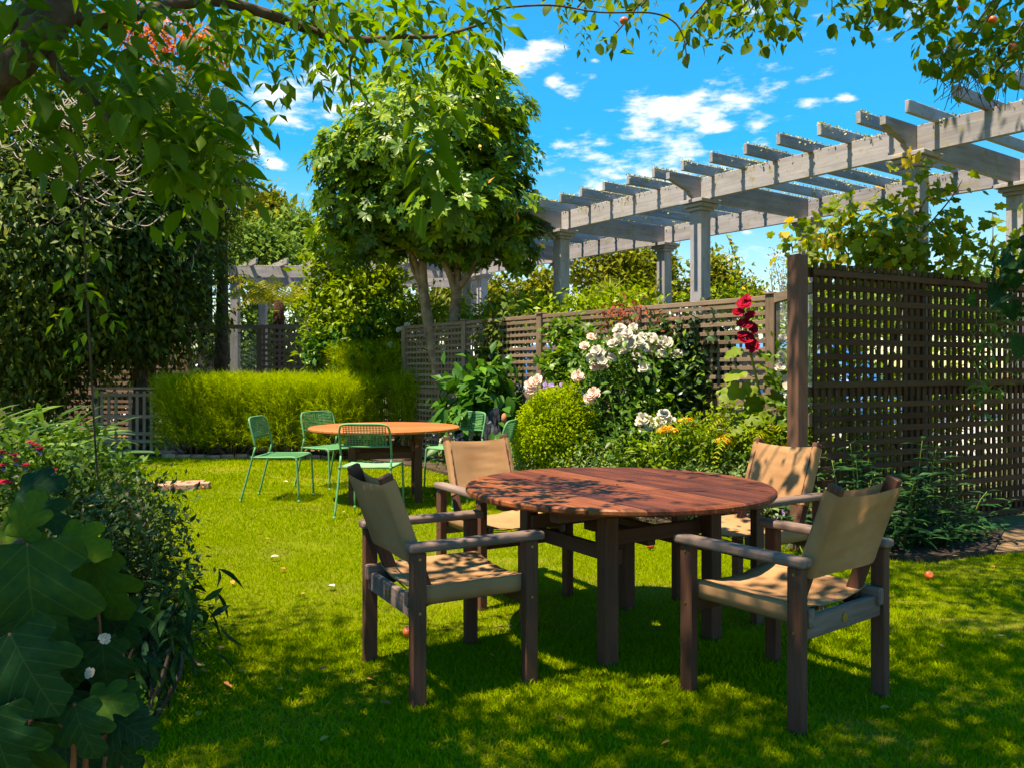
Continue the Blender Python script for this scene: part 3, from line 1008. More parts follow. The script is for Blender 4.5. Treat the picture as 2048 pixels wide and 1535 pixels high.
# ================================================================== TABLES
def round_table(label, loc, rz, mtop, mleg):
    t = thing('round_table', label, 'table', loc, rz, 'round slatted garden tables')
    Rr, zt, th, n, gap = 0.77, 0.753, 0.03, 16, 0.006
    pitch = 2 * Rr / n
    for k in range(n):
        y0, y1 = -Rr + k * pitch + gap / 2, -Rr + (k + 1) * pitch - gap / 2
        y0, y1 = max(y0, -Rr + 0.004), min(y1, Rr - 0.004)

        def outline(a, b, rad):
            pts = [(math.sqrt(max(rad * rad - y * y, 0)), y) for y in np.linspace(a, b, 8)]
            pts += [(-x, y) for x, y in reversed(pts)]
            if k == n // 2 - 1 or k == n // 2:       # notch of the parasol hole
                s = 1 if k == n // 2 - 1 else -1
                pts = []
                pr = [(math.sqrt(max(rad * rad - y * y, 0)), y) for y in np.linspace(a, b, 8)]
                hole = [(0.024 * math.cos(q), (b if s > 0 else a) - s * 0.022 * math.sin(q)) for q in np.linspace(0, math.pi, 9)]
                if s > 0:
                    pts = pr + hole + [(-x, y) for x, y in reversed(pr)]
                else:
                    pts = pr + [(-x, y) for x, y in reversed(pr)] + list(reversed(hole))
            return pts
        A, B, Cc = outline(y0, y1, Rr - 0.006), outline(y0, y1, Rr), outline(y0 + 0.004, y1 - 0.004, Rr - 0.008)
        m = len(A)
        V = [(x, y, zt - th) for x, y in A] + [(x, y, zt - th + 0.008) for x, y in B] + [(x, y, zt - 0.008) for x, y in B] + [(x, y, zt) for x, y in Cc]
        Fc = [tuple(range(m - 1, -1, -1)), tuple(range(3 * m, 4 * m))]
        for lv in range(3):
            Fc += [(lv * m + i, lv * m + (i + 1) % m, (lv + 1) * m + (i + 1) % m, (lv + 1) * m + i) for i in range(m)]
        mobj('plank', pymesh('plank', V, Fc, mtop), t)
    h = 0.325
    for sx in (-1, 1):
        for sy in (-1, 1):
            lg = bar('leg', (sx * h, sy * h, -0.02), (sx * h, sy * h, zt - th - 0.052), 0.072, 0.072, mleg, t, bev=0.004)
    for sy in (-1, 1):
        bar('rail', (-h - 0.02, sy * (h - 0.054), 0.485), (h + 0.02, sy * (h - 0.054), 0.485), 0.03, 0.07, mleg, t)
        bar('rail', (sy * (h - 0.054), -h - 0.02, 0.558), (sy * (h - 0.054), h + 0.02, 0.558), 0.03, 0.07, mleg, t)
        bar('batten', (sy * h, -0.62, zt - th - 0.027), (sy * h, 0.62, zt - th - 0.027), 0.07, 0.05, mleg, t)
    bar('batten', (0, -0.7, zt - th - 0.020), (0, -0.05, zt - th - 0.020), 0.06, 0.036, mleg, t)
    bar('batten', (0, 0.05, zt - th - 0.020), (0, 0.7, zt - th - 0.020), 0.06, 0.036, mleg, t)
    bar('cross_rail', (-h + 0.07, 0, 0.52), (h - 0.07, 0, 0.52), 0.05, 0.06, mleg, t)
    return t


TABLE = round_table('round red-brown slatted table in front with four tan canvas chairs', (0.536, 4.2, 0), R(-58), M_TABLE, M_FRAME)
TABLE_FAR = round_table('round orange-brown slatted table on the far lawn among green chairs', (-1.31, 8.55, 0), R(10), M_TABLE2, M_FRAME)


# ================================================================== CANVAS CHAIRS
def sheet_mesh(name, rows, mat, closed=False):
    V = [p for r in rows for p in r]
    m = len(rows[0])
    Fc = []
    for i in range(len(rows) - 1):
        for j in range(m if closed else m - 1):
            j2 = (j + 1) % m
            Fc.append((i * m + j, i * m + j2, (i + 1) * m + j2, (i + 1) * m + j))
    return pymesh(name, V, Fc, mat, True)


def make_canvas_chair():
    g = random.Random(5)
    t = bpy.data.objects.new('canvas_armchair', None)
    link(t)
    for sx in (-1, 1):
        for sy in (-1, 1):
            bar('leg', (sx * 0.255, sy * 0.29, -0.02), (sx * 0.255, sy * 0.29, 0.61), 0.045, 0.060, M_FRAME, t, up=(1, 0, 0), bev=0.004)
            for z in (0.372, 0.585):
                V, Fc = tube_geo([(sx * 0.255, sy * 0.312, z), (sx * 0.255, sy * 0.3155, z)], 0.006, 8)
                mobj('screw', pymesh('screw', V, Fc, M_BRASS), t)
    for sy in (-1, 1):
        bar('armrest', (-0.30, sy * 0.29, 0.629), (0.315, sy * 0.29, 0.629), 0.072, 0.036, M_ARM, t, bev=0.013)
        bar('seat_rail', (-0.29, sy * 0.243, 0.42), (0.285, sy * 0.243, 0.42), 0.034, 0.07, M_ARM, t, bev=0.006)
        bar('back_post', (-0.165, sy * 0.205, 0.375), (-0.362, sy * 0.205, 0.912), 0.032, 0.056, M_FRAME, t, up=(1, 0, 0.3), bev=0.005)
    rs = bar('rear_stretcher', (-0.255, -0.2675, 0.378), (-0.255, 0.2675, 0.378), 0.03, 0.085, M_ARM, t, bev=0.005)
    V, Fc = tube_geo([(0, 0.015, 0), (0, 0.0185, 0)], 0.019, 16)
    mobj('medallion', pymesh('medallion', V, Fc, M_BRASS), rs)
    bar('front_stretcher', (0.245, -0.2675, 0.365), (0.245, 0.2675, 0.365), 0.03, 0.07, M_FRAME, t, bev=0.005)
    # lacing cords under the seat
    for k in range(7):
        x = -0.17 + k * 0.06
        tube('lacing_cord', [(x, -0.235, 0.392), (x, 0, 0.372), (x, 0.235, 0.392)], 0.0028, M_CORD, t, 5)
    # seat sling, wrapped round the side rails and sagging between them
    rows = []
    for i, x in enumerate(np.linspace(-0.225, 0.27, 13)):
        sag = 0.042 * (0.75 + 0.35 * math.sin(math.pi * i / 12))
        if i > 10:
            sag *= 0.9
        half = [(0.2625, 0.392), (0.2635, 0.42), (0.2635, 0.446), (0.259, 0.456), (0.249, 0.460)]
        for yy in np.linspace(0.22, 0.0, 8):
            half.append((yy, 0.459 - sag * (1 - (yy / 0.245) ** 2) + 0.0015 * math.sin(yy * 60 + i)))
        prof = half + [(-a, b) for a, b in reversed(half[:-1])]
        rows.append([(x, a, b) for a, b in prof])
    so = mobj('seat_sling', sheet_mesh('seat_sling', rows, M_CANVAS), t)
    md = so.modifiers.new('thickness', 'SOLIDIFY')
    md.thickness = 0.004
    md.offset = -1
    # back sling, a loop round both posts
    u = Vector((-0.197, 0, 0.537)).normalized()
    nrm = Vector((u.z, 0, -u.x))
    base = Vector((-0.165, 0, 0.375))
    rows = []
    NR = 15
    for i in range(NR):
        tt = 0.205 + (0.545 - 0.205) * i / (NR - 1)
        hem = 0.003 * math.exp(-((i - NR + 2.3) / 0.7) ** 2) + 0.002 * math.exp(-((i - 1) / 0.7) ** 2)
        prof = []
        for yy in np.linspace(-0.222, 0.222, 17):
            q = 1 - (yy / 0.222) ** 2
            dip = 0.010 * q * max(0, (i - 9) / 5) ** 2
            seam = 0.0018 * (math.exp(-((abs(yy) - 0.105) / 0.006) ** 2))
            wr = 0.004 * math.sin(yy * 17 + i * 0.9) * math.sin(i * 1.3 + yy * 5) * q + 0.002 * math.sin(i * 2.2 + yy * 9) * q
            prof.append((yy, 0.031 - 0.020 * q + wr + seam + hem, -dip))
        prof += [(0.2245, 0.020, 0), (0.2250, -0.015, 0)]
        for yy in np.linspace(0.220, -0.220, 17):
            q = 1 - (yy / 0.222) ** 2
            wr = 0.005 * math.sin(yy * 13 + i * 1.1 + 1) * math.sin(i * 0.8 + 2) * q
            dip = 0.010 * q * max(0, (i - 9) / 5) ** 2
            prof.append((yy, -0.031 - 0.003 * q + wr - hem * 0.8, -dip))
        prof += [(-0.2250, -0.015, 0), (-0.2245, 0.020, 0)]
        rows.append([tuple(base + u * (tt + dz) + nrm * n_ + Vector((0, a, 0))) for a, n_, dz in prof])
    mobj('back_sling', sheet_mesh('back_sling', rows, M_CANVAS, True), t)
    return t


def copy_tree(o, parent=None):
    c = o.copy()
    link(c, parent)
    c.matrix_basis = o.matrix_basis.copy()
    for ch in list(o.children):
        copy_tree(ch, c)
    return c


proto = make_canvas_chair()
CH = [((1.12, 3.42), 127.5, 'tan canvas armchair nearest the right edge with its back to the viewer'),
      ((-0.288, 3.666), 28.5, 'tan canvas armchair left of the front table, seat in dappled sun'),
      ((-0.05, 4.985), -59.5, 'tan canvas armchair behind the front table on its left, facing the viewer'),
      ((1.335, 4.725), 213.5, 'tan canvas armchair behind the front table on its right by the fence post')]
for i, ((x, y), a, lab) in enumerate(CH):
    o = proto if i == 0 else copy_tree(proto)
    o.location = (x, y, 0)
    o.rotation_euler = (0, 0, R(a))
    tag(o, lab, 'chair', 'tan canvas armchairs round the front table')


# ================================================================== GREEN METAL CHAIRS
def make_green_chair():
    t = bpy.data.objects.new('green_chair', None)
    link(t)
    r = 0.0105
    for sy in (-1, 1):
        y = sy * 0.235
        tube('leg', spline([(-0.365, y * 1.06, 0.0), (-0.29, y * 1.02, 0.28), (-0.215, y, 0.56)], 4), r, M_GREEN, t, 8)
        tube('leg', spline([(0.235, y * 1.02, 0.0), (0.215, y, 0.36), (0.205, y, 0.44)], 4), r, M_GREEN, t, 8)
        tube('seat_rail', spline([(-0.262, y, 0.452), (0.0, y, 0.452), (0.17, y, 0.455), (0.205, y, 0.44)], 4), r, M_GREEN, t, 8)
        for x, yy in ((-0.365, y * 1.06), (0.235, y * 1.02)):
            tube('foot_cap', [(x, yy, -0.005), (x, yy, 0.03)], 0.0135, M_GREEN, t, 8)
    tube('back_hoop', spline([(-0.215, -0.235, 0.555), (-0.25, -0.235, 0.70), (-0.278, -0.228, 0.80), (-0.295, -0.185, 0.842), (-0.305, 0, 0.848),
                              (-0.295, 0.185, 0.842), (-0.278, 0.228, 0.80), (-0.25, 0.235, 0.70), (-0.215, 0.235, 0.555)], 5), r, M_GREEN, t, 8)
    tube('back_bar', spline([(-0.238, -0.235, 0.645), (-0.262, 0, 0.642), (-0.238, 0.235, 0.645)], 5), 0.008, M_GREEN, t, 6)
    tube('front_bar', [(0.205, -0.235, 0.448), (0.205, 0.235, 0.448)], 0.008, M_GREEN, t, 6)
    tube('rear_bar', [(-0.235, -0.235, 0.452), (-0.235, 0.235, 0.452)], 0.008, M_GREEN, t, 6)
    # woven wire back and slatted seat, too fine to pick apart
    geos = []
    for k in range(15):
        y = -0.195 + 0.39 * k / 14
        bow = 0.022 * (1 - (y / 0.235) ** 2)
        geos.append(tube_geo([(-0.240 - bow, y, 0.645), (-0.285 - bow * 0.5, y, 0.842)], 0.0036, 4, False))
    for k in range(11):
        z = 0.655 + 0.178 * k / 10
        x = -0.240 - (z - 0.645) * 0.228
        geos.append(tube_geo([(x, -0.2, z), (x - 0.02, 0, z), (x, 0.2, z)], 0.0042, 4, False))
    V, Fc = merge(geos)
    mobj('back_mesh', pymesh('back_mesh', V, Fc, M_GREEN), t, kind='stuff')
    geos = []
    for k in range(30):
        x = -0.225 + 0.42 * k / 29
        geos.append(tube_geo([(x, -0.235, 0.458), (x, 0, 0.45), (x, 0.235, 0.458)], 0.0048, 4, False))
    for y in (-0.12, 0, 0.12):
        geos.append(tube_geo([(-0.23, y, 0.447), (0.2, y, 0.447)], 0.004, 4, False))
    V, Fc = merge(geos)
    mobj('seat_slats', pymesh('seat_slats', V, Fc, M_GREEN), t, kind='stuff')
    return t


gproto = make_green_chair()
GC = [((-2.36, 8.60), -4, 'green metal chair seen side-on at the left of the far table'),
      ((-1.30, 7.74), 84, 'green metal chair nearest the viewer with its back against the far table'),
      ((-2.05, 9.50), -38, 'green metal chair behind the far table on its left, by the lime hedge'),
      ((-0.66, 9.42), 228, 'green metal chair behind the far table on its right, below the tree trunk'),
      ((-0.28, 8.05), 166, 'green metal chair at the right end of the far table, mostly hidden')]
for i, ((x, y), a, lab) in enumerate(GC):
    o = gproto if i == 0 else copy_tree(gproto)
    o.location = (x, y, 0)
    o.rotation_euler = (0, 0, R(a))
    tag(o, lab, 'chair', 'green metal chairs round the far table')


# ================================================================== FENCES
def lattice(t, x0, x1, z0, z1, hs, hw, vs, vw, mat, th=0.012, y=0.0, jit=0.005):
    """slats of one panel in the fence's own axes; horizontals on the near side"""
    g = random.Random(int(x0 * 100) + int(z0 * 10))
    z = z0 + hw / 2
    while z < z1:
        bar('slat', (x0 + g.uniform(0, .006), y - th / 2, z + g.uniform(-jit, jit)), (x1 - g.uniform(0, .006), y - th / 2, z + g.uniform(-jit, jit)), th, hw, mat, t, bev=0.0015)
        z += hs
    x = x0 + vw / 2 + 0.02
    while x < x1 - vw / 2:
        bar('slat', (x + g.uniform(-jit, jit), y + th / 2 + 0.001, z0 - 0.02), (x + g.uniform(-jit, jit), y + th / 2 + 0.001, z1 + 0.02), vw, th, mat, t, up=(0, 1, 0), bev=0.0015)
        x += vs


def fence_post(t, x, y, h, s, mat, cap=True, s2=None):
    bar('post', (x, y, -0.1), (x, y, h), s2 or s, s, mat, t, up=(1, 0, 0), bev=0.006)
    if cap:
        bar('post_cap', (x - s * 0.62, y, h + 0.011), (x + s * 0.62, y, h + 0.011), s * 1.25, 0.02, mat, t, bev=0.005)


# tall dark fence at the right
A, B = Vector((2.17, 6.2, 0)), Vector((4.62, 7.5, 0))
dv = B - A
t = thing('lattice_fence', 'tall dark brown lattice fence at the right with a stout red-brown post', 'fence', A, math.atan2(dv.y, dv.x), 'lattice fences')
Lr = dv.length + 0.5
fence_post(t, -0.03, 0.02, 2.19, 0.11, M_POST, cap=False)
bar('top_rail', (0.025, 0.042, 2.07), (Lr, 0.042, 2.07), 0.045, 0.07, M_LATD, t)
bar('middle_rail', (0.025, 0.042, 1.165), (Lr, 0.042, 1.165), 0.045, 0.075, M_LATD, t)
bar('bottom_rail', (0.025, 0.042, 0.12), (Lr, 0.042, 0.12), 0.045, 0.075, M_LATD, t)
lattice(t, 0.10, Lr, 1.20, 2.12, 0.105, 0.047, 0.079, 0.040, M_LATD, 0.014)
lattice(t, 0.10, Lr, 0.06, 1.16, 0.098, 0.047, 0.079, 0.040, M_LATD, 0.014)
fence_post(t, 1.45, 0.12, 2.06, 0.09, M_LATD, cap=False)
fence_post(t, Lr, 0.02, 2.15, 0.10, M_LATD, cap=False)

# long brown lattice fence behind the flower bed
A, B = Vector((2.33, 7.42, 0)), Vector((-1.62, 12.62, 0))
dv = B - A
t = thing('lattice_fence', 'long brown lattice fence running behind the rose bed', 'fence', A, math.atan2(dv.y, dv.x), 'lattice fences')
Lb = dv.length
NP = 4
for k in range(NP + 1):
    fence_post(t, k * Lb / NP, 0.0, 2.0, 0.095, M_LAT, cap=(k in (0, 2, 3)))
for k in range(NP):
    a, b = k * Lb / NP + 0.05, (k + 1) * Lb / NP - 0.05
    bar('top_rail', (a, 0, 1.975), (b, 0, 1.975), 0.06, 0.045, M_LAT, t)
    bar('middle_rail', (a, 0.0, 1.02), (b, 0, 1.02), 0.05, 0.08, M_LAT, t)
    bar('bottom_rail', (a, 0.0, 0.1), (b, 0, 0.1), 0.05, 0.08, M_LAT, t)
    # camera side is local +Y for this run, so the near slats go there
    g = random.Random(k)
    for (z0, z1) in ((1.08, 1.94), (0.16, 0.96)):
        z = z0 + 0.02
        while z < z1:
            bar('slat', (a, 0.019, z + g.uniform(-.005, .005)), (b, 0.019, z + g.uniform(-.005, .005)), 0.010, 0.037, M_LAT, t, bev=0.0015)
            z += 0.082
        x = a + 0.03
        while x < b:
            bar('slat', (x, 0.008, z0 - 0.02), (x, 0.008, z1 + 0.03), 0.030, 0.008, M_LAT, t, up=(0, 1, 0), bev=0.0015)
            x += 0.086
# short glazed screen between the long fence and the stout post
t = thing('glass_screen', 'dusty glass screen in a timber frame between the lattice fences', 'screen', (2.33, 7.36, 0), math.atan2(-0.95, -0.02))
bar('top_rail', (0.05, 0, 1.96), (1.05, 0, 1.96), 0.05, 0.08, M_LAT, t)
bar('bottom_rail', (0.05, 0, 0.95), (1.05, 0, 0.95), 0.05, 0.09, M_LAT, t)
bar('pane', (0.05, 0, 1.455), (1.05, 0, 1.455), 0.006, 0.92, M_GLASS, t, bev=0)

# low fence in front of the play yard
t = thing('low_lattice_fence', 'low weathered lattice fence partly hidden by the lime hedge', 'fence', (-6.62, 13.22, 0), math.atan2(-0.25, 5.5), 'lattice fences')
Ll = 5.45
for x in (0.0, 1.82, 3.64, Ll):
    fence_post(t, x, 0.02, 1.03, 0.08, M_LATG, cap=False)
bar('top_rail', (-0.03, -0.01, 1.045), (Ll, -0.01, 1.045), 0.10, 0.035, M_LATG, t)
for z in (0.94, 0.60, 0.33, 0.21, 0.04, 0.77):
    if z == 0.77:
        bar('slat', (0.9, -0.035, z), (Ll, -0.035, z), 0.014, 0.05, M_LATG, t)
    else:
        bar('slat', (0.0, -0.035, z), (Ll, -0.035, z), 0.014, 0.055, M_LATG, t)
x = 0.10
k = 0
while x < Ll - 0.05:
    if k not in (3, 8):
        bar('slat', (x, -0.02, 0.02), (x, -0.02, 1.0), 0.05, 0.014, M_LATG, t, up=(0, 1, 0))
    x += 0.115
    k += 1

# tall fence beyond the play yard: lattice, glass bay, lattice
t = thing('lattice_fence', 'far brown lattice fence with a clear glass bay below the tree fern', 'fence', (-9.8, 16.0, 0), 0.0, 'lattice fences')
for x in (0.0, 1.8, 3.55, 4.93, 6.6):
    fence_post(t, x, 0.02, 2.14, 0.10, M_LAT, cap=False)
bar('top_rail', (0, 0, 2.16), (6.6, 0, 2.16), 0.07, 0.08, M_LAT, t)
bar('bottom_rail', (0, 0, 0.9), (6.6, 0, 0.9), 0.06, 0.08, M_LAT, t)
for a, b in ((0.05, 1.75), (1.85, 3.5), (4.98, 6.55)):
    lattice(t, a, b, 0.95, 2.10, 0.105, 0.05, 0.098, 0.04, M_LAT)
    lattice(t, a, b, 0.08, 0.86, 0.105, 0.05, 0.098, 0.04, M_LAT)
bar('pane', (3.6, 0.0, 1.53), (4.88, 0.0, 1.53), 0.006, 1.16, M_GLASS, t, bev=0)
lattice(t, 3.6, 4.88, 0.08, 0.86, 0.105, 0.05, 0.098, 0.04, M_LAT)


# ================================================================== PERGOLAS
def cross_beam_mesh(L, w, h, ov, mat):
    """beam on edge along X, both ends cut back below"""
    prof = [(0, h), (0, h * 0.72), (ov * 0.62, h * 0.30), (ov * 0.62, h * 0.20), (ov * 0.80, 0), (L - ov * 0.80, 0), (L - ov * 0.62, h * 0.2), (L - ov * 0.62, h * 0.3), (L, h * 0.72), (L, h)]
    n = len(prof)
    V = [(x - L / 2, -w / 2, z - h / 2) for x, z in prof] + [(x - L / 2, w / 2, z - h / 2) for x, z in prof]
    Fc = [tuple(range(n)), tuple(range(2 * n - 1, n - 1, -1))] + [(i, n + i, n + (i + 1) % n, (i + 1) % n) for i in range(n)]
    return pymesh('cross_beam', V, Fc, mat)


def pergola(label, c0, bdir, rdir, spacing, ncol, width, zb, bare=(), raf_n=6, front_cols=None, back_cols=None, skew=None):
    t = thing('pergola', label, 'pergola', (c0[0], c0[1], 0), 0, 'silver-grey timber pergolas')
    b, r = Vector((bdir[0], bdir[1], 0)).normalized(), Vector((rdir[0], rdir[1], 0)).normalized()
    s, bh, bw = 0.17, 0.26, 0.055
    lich = []
    for i in range(ncol):
        for side in (0, 1):
            p = b * (i * spacing) + r * (side * width)
            c = bar('column', p + Vector((0, 0, -0.05)), p + Vector((0, 0, zb - 0.13)), s, s, M_PERG, t, up=r, bev=0.008)
            for (q, z0, z1) in ((0.225, zb - 0.13, zb - 0.09), (0.285, zb - 0.09, zb - 0.045), (0.35, zb - 0.045, zb)):
                bar('capital', p - b * q / 2 + Vector((0, 0, (z0 + z1) / 2)), p + b * q / 2 + Vector((0, 0, (z0 + z1) / 2)), q, z1 - z0 - 0.002, M_PERG, t, bev=0.005)
        ov = 0.55
        L = width + 2 * ov
        mid = b * (i * spacing) + r * (width / 2) + Vector((0, 0, zb + bh / 2 + 0.001))
        mobj('cross_beam', cross_beam_mesh(L, bw, bh, ov, M_PERG), t, basis(mid, r))
    for i in range(ncol - 1):
        for side in (0, 1):
            p0 = b * (i * spacing + bw / 2 + 0.003) + r * (side * width) + Vector((0, 0, zb + bh / 2))
            p1 = b * ((i + 1) * spacing - bw / 2 - 0.003) + r * (side * width) + Vector((0, 0, zb + bh / 2))
            bar('beam', p0, p1, bw, bh - 0.002, M_PERG, t, bev=0.004)
            lich.append((p0 + Vector((0, 0, bh / 2)), p1 + Vector((0, 0, bh / 2)), bw, 380, 0.6))
        for k in range(raf_n):
            q = i * spacing + (k + 0.5) * spacing / raf_n
            ov = 0.56 + 0.03 * math.sin(q * 7)
            rd = r
            if skew is not None:
                rd = Vector((skew[0], skew[1], 0)).normalized()
            z = zb + bh - 0.018 + 0.055
            p0 = b * q - rd * ov + Vector((0, 0, z))
            p1 = b * q + rd * (width / max(rd.dot(r), 0.3) + ov) + Vector((0, 0, z))
            bar('rafter', p0, p1, 0.046, 0.11, M_PERG, t, bev=0.004)
            d = 0.08 if i in bare else 1.0
            lich.append((p0 + Vector((0, 0, 0.055)), p1 + Vector((0, 0, 0.055)), 0.046, int(1000 * d), 1.0))
    P, D = [], []
    for (a, bq, w, n, _) in lich:
        ax = (bq - a).normalized()
        sd = Vector((0, 0, 1)).cross(ax)
        for _ in range(n):
            u = random.random()
            if math.sin(u * 23 + a.x * 5) + random.uniform(-0.8, 1.4) < 0:
                continue
            off = random.uniform(-1, 1)
            dz = 0.0 if random.random() < 0.65 else -random.random() ** 2 * 0.07
            offs = off * w / 2 if dz == 0 else math.copysign(w / 2 + 0.001, off)
            P.append(a + (bq - a) * u + sd * offs + Vector((0, 0, dz)))
            D.append(Vector((0, 0, 1)) * (1 if dz == 0 else 0.3) + sd * off * 0.8 + ax * random.uniform(-.6, .6))
    P = np.array(P) + np.array(t.location)
    D = np.array(D)
    foliage(t, P, D, rand_dirs(len(P)), 0.013 + 0.014 * rng.random(len(P)), 'round', M_LICHEN, name='lichen')
    return t


pergola('long silver-grey timber pergola with lichened rafters behind the rose bed', (5.27, 5.61), (-1.52, 2.11), (0.811, 0.585), 2.6, 7, 2.1, 3.33, bare=(0,))
pergola('distant silver-grey pergola above the tree fern at the left', (-6.0, 18.0), (1, 0.02), (0, 1), 2.6, 3, 2.0, 3.33, skew=(-0.5, 0.87), raf_n=4)


# ================================================================== VEHICLES AND PLAY FRAME BEYOND THE FENCES
def vehicle(name, label, loc, rz, mat, prof, win, width, wheels, group='vehicles parked beyond the lattice fence'):
    t = thing(name, label, name.split('_')[-1], loc, rz, group)
    bm = bmesh.new()
    vs = [bm.verts.new((x, -width / 2, z)) for x, z in prof]
    f = bm.faces.new(vs)
    ex = bmesh.ops.extrude_face_region(bm, geom=[f])
    bmesh.ops.translate(bm, vec=(0, width, 0), verts=[v for v in ex['geom'] if isinstance(v, bmesh.types.BMVert)])
    bmesh.ops.recalc_face_normals(bm, faces=list(bm.faces))
    zt = max(z for x, z in prof)
    for v in bm.verts:
        if v.co.z > 0.95:
            v.co.y *= 1 - 0.14 * (v.co.z - 0.95) / (zt - 0.95)
    bmesh.ops.bevel(bm, geom=list(bm.edges), offset=0.05, segments=3, affect='EDGES')
    me = bpy.data.meshes.new('body')
    bm.to_mesh(me)
    bm.free()
    me.materials.append(mat)
    mobj('body', smooth(me), t)
    for side in (-1, 1):
        for w in win:
            k = lambda z: side * (width / 2 * (1 - 0.14 * max(0, z - 0.95) / (zt - 0.95)) + 0.006)
            V = [(x, k(z), z) for x, z in w]
            mobj('window', pymesh('window', V, [tuple(range(len(w)))], M_CARGLASS), t)
        for x in wheels:
            V, Fc = tube_geo([(x, side * (width / 2 - 0.17), 0.32), (x, side * (width / 2 + 0.01), 0.32)], 0.32, 20)
            wh = mobj('wheel', pymesh('tyre', V, Fc, M_BLACK), t)
            V, Fc = tube_geo([(x, side * (width / 2 - 0.02), 0.32), (x, side * (width / 2 + 0.018), 0.32)], 0.19, 16)
            mobj('rim', pymesh('rim', V, Fc, M_WHITE), wh)
    return t


VANP = [(-2.4, 0.28), (2.3, 0.28), (2.4, 0.65), (2.25, 0.98), (1.5, 1.12), (0.95, 1.78), (-2.3, 1.86), (-2.42, 1.0)]
VANW = [[(1.32, 1.12), (0.88, 1.66), (0.3, 1.68), (0.3, 1.12)], [(0.2, 1.12), (0.2, 1.68), (-0.95, 1.7), (-0.95, 1.12)], [(-1.05, 1.12), (-1.05, 1.7), (-2.15, 1.72), (-2.2, 1.12)]]
vehicle('parked_van', 'blue van glimpsed through the lattice behind the hollyhock', (4.6, 14.2, 0), math.atan2(-2.11, 1.52) + 0.15, M_CARBLUE, VANP, VANW, 1.8, (-1.5, 1.45))
vehicle('parked_van', 'white van glimpsed through the lattice left of the rose bush', (0.15, 18.0, 0), 0.1, M_WHITE, VANP, VANW, 1.85, (-1.5, 1.45))
vehicle('parked_van', 'blue van low behind the lattice and the white roses', (2.5, 16.2, 0), -0.75, M_CARBLUE, VANP, VANW, 1.8, (-1.5, 1.45))
vehicle('parked_van', 'white van behind the lattice between two pergola columns', (5.3, 19.0, 0), 0.1, M_WHITE, VANP, VANW, 1.85, (-1.5, 1.45))
CARP = [(-2.1, 0.25), (2.1, 0.25), (2.15, 0.6), (2.0, 0.82), (1.0, 0.95), (0.35, 1.42), (-1.1, 1.45), (-1.9, 0.98), (-2.15, 0.9)]
CARW = [[(0.85, 0.96), (0.33, 1.34), (-0.25, 1.36), (-0.25, 0.96)], [(-0.33, 0.96), (-0.33, 1.36), (-1.05, 1.36), (-1.55, 0.98)]]
vehicle('parked_car', 'white car beyond the glass bay of the far lattice fence', (-7.0, 22.5, 0.25), 0.1, M_WHITE, CARP, CARW, 1.75, (-1.3, 1.35))
vehicle('parked_car', 'white car low behind the lattice by the blue van', (6.8, 17.4, 0.0), -0.5, M_WHITE, CARP, CARW, 1.75, (-1.3, 1.35))

t = thing('play_frame', 'yellow, white and blue play frame behind the low lattice fence', 'play frame', (-5.75, 14.0, 0))
for x in (-0.05, 0.13):
    tube('post', [(x, 0, 0), (x, 0, 1.0)], 0.03, M_WHITE, t, 10)
ring = [(math.cos(a) * 0.17 - 0.16, 0.02, 0.83 + math.sin(a) * 0.16) for a in np.linspace(0, 2 * math.pi, 17)]
tube('hoop', ring, 0.035, M_YELLOW, t, 8)
bar('panel', (-0.3, 0.03, 0.66), (-0.02, 0.03, 0.66), 0.03, 0.06, M_YELLOW, t, bev=0.008)
bar('rail', (0.05, -0.02, 0.9), (0.05, -0.02, 0.62), 0.05, 0.05, M_ORANGE, t, bev=0.008)
for k in range(3):
    bar('step', (0.24 + k * 0.16, 0.05, 0.30), (0.36 + k * 0.16, 0.05, 0.30), 0.25, 0.56, M_BLUEPL, t, bev=0.03)


# ================================================================== PLANTS
def orient(do, out=0.6, up=0.5, droop=0.0, jit=0.6):
    n = len(do)
    D = unit(do * out + rng.normal(size=(n, 3)) * jit + np.array([0, 0, -droop]))
    Nn = unit(do * 0.5 + rng.normal(size=(n, 3)) * 0.45 + np.array([0, 0, up + 0.3]))
    return D, Nn


def limbs(t, name, paths, mat, n=9):
    """paths in world coordinates, each its own part"""
    off = Vector(t.location)
    for (pts, rads) in paths:
        sp = spline([Vector(p) - off for p in pts], 5)
        tube(name, sp, lerp_list(rads, len(sp)), mat, t, n)


def plant(name, label, cat, loc, ells, nclump, per, cr, size, tm, mat, parts=0, tm_hi=None, group=None, seed=0, shell=0.5, lumps=0.18, out=0.6, up=0.5,
          droop=0.0, jit=0.6, bias=0.45, stems=None, stem_mat=None, tint=0.35, part_name='leaf', fname='foliage'):
    t = thing(name, label, cat, loc, 0, group)
    P, do, cl = clumped(ells, nclump, per, cr, seed, shell, lumps)
    ok = P[:, 2] > loc[2] + 0.02
    P, do, cl = P[ok], do[ok], cl[ok]
    D, Nn = orient(do, out, up, droop, jit)
    n = len(P)
    rnd = np.clip(bias + tint * (cl - 0.5) + 0.16 * rng.normal(size=n), 0, 0.99)
    foliage(t, P, D, Nn, size * (0.7 + 0.6 * rng.random(n)), tm, mat, rnd, parts, tm_hi, fname, part_name)
    if stems:
        c = np.mean([e[:3] for e in ells], 0)
        paths = []
        for k in range(stems):
            e = ells[k % len(ells)]
            tip = Vector(e[:3]) + Vector(rand_dirs(1)[0]) * 0.6 * min(e[3:6])
            b = Vector(loc) + Vector((random.uniform(-.08, .08), random.uniform(-.08, .08), -0.02))
            mid = (b + tip) / 2 + Vector((random.uniform(-.06, .06), random.uniform(-.06, .06), 0.05))
            paths.append(([b, mid, tip], [0.016, 0.010, 0.004]))
        limbs(t, 'stem', paths, stem_mat or M_BARKD, 6)
    return t


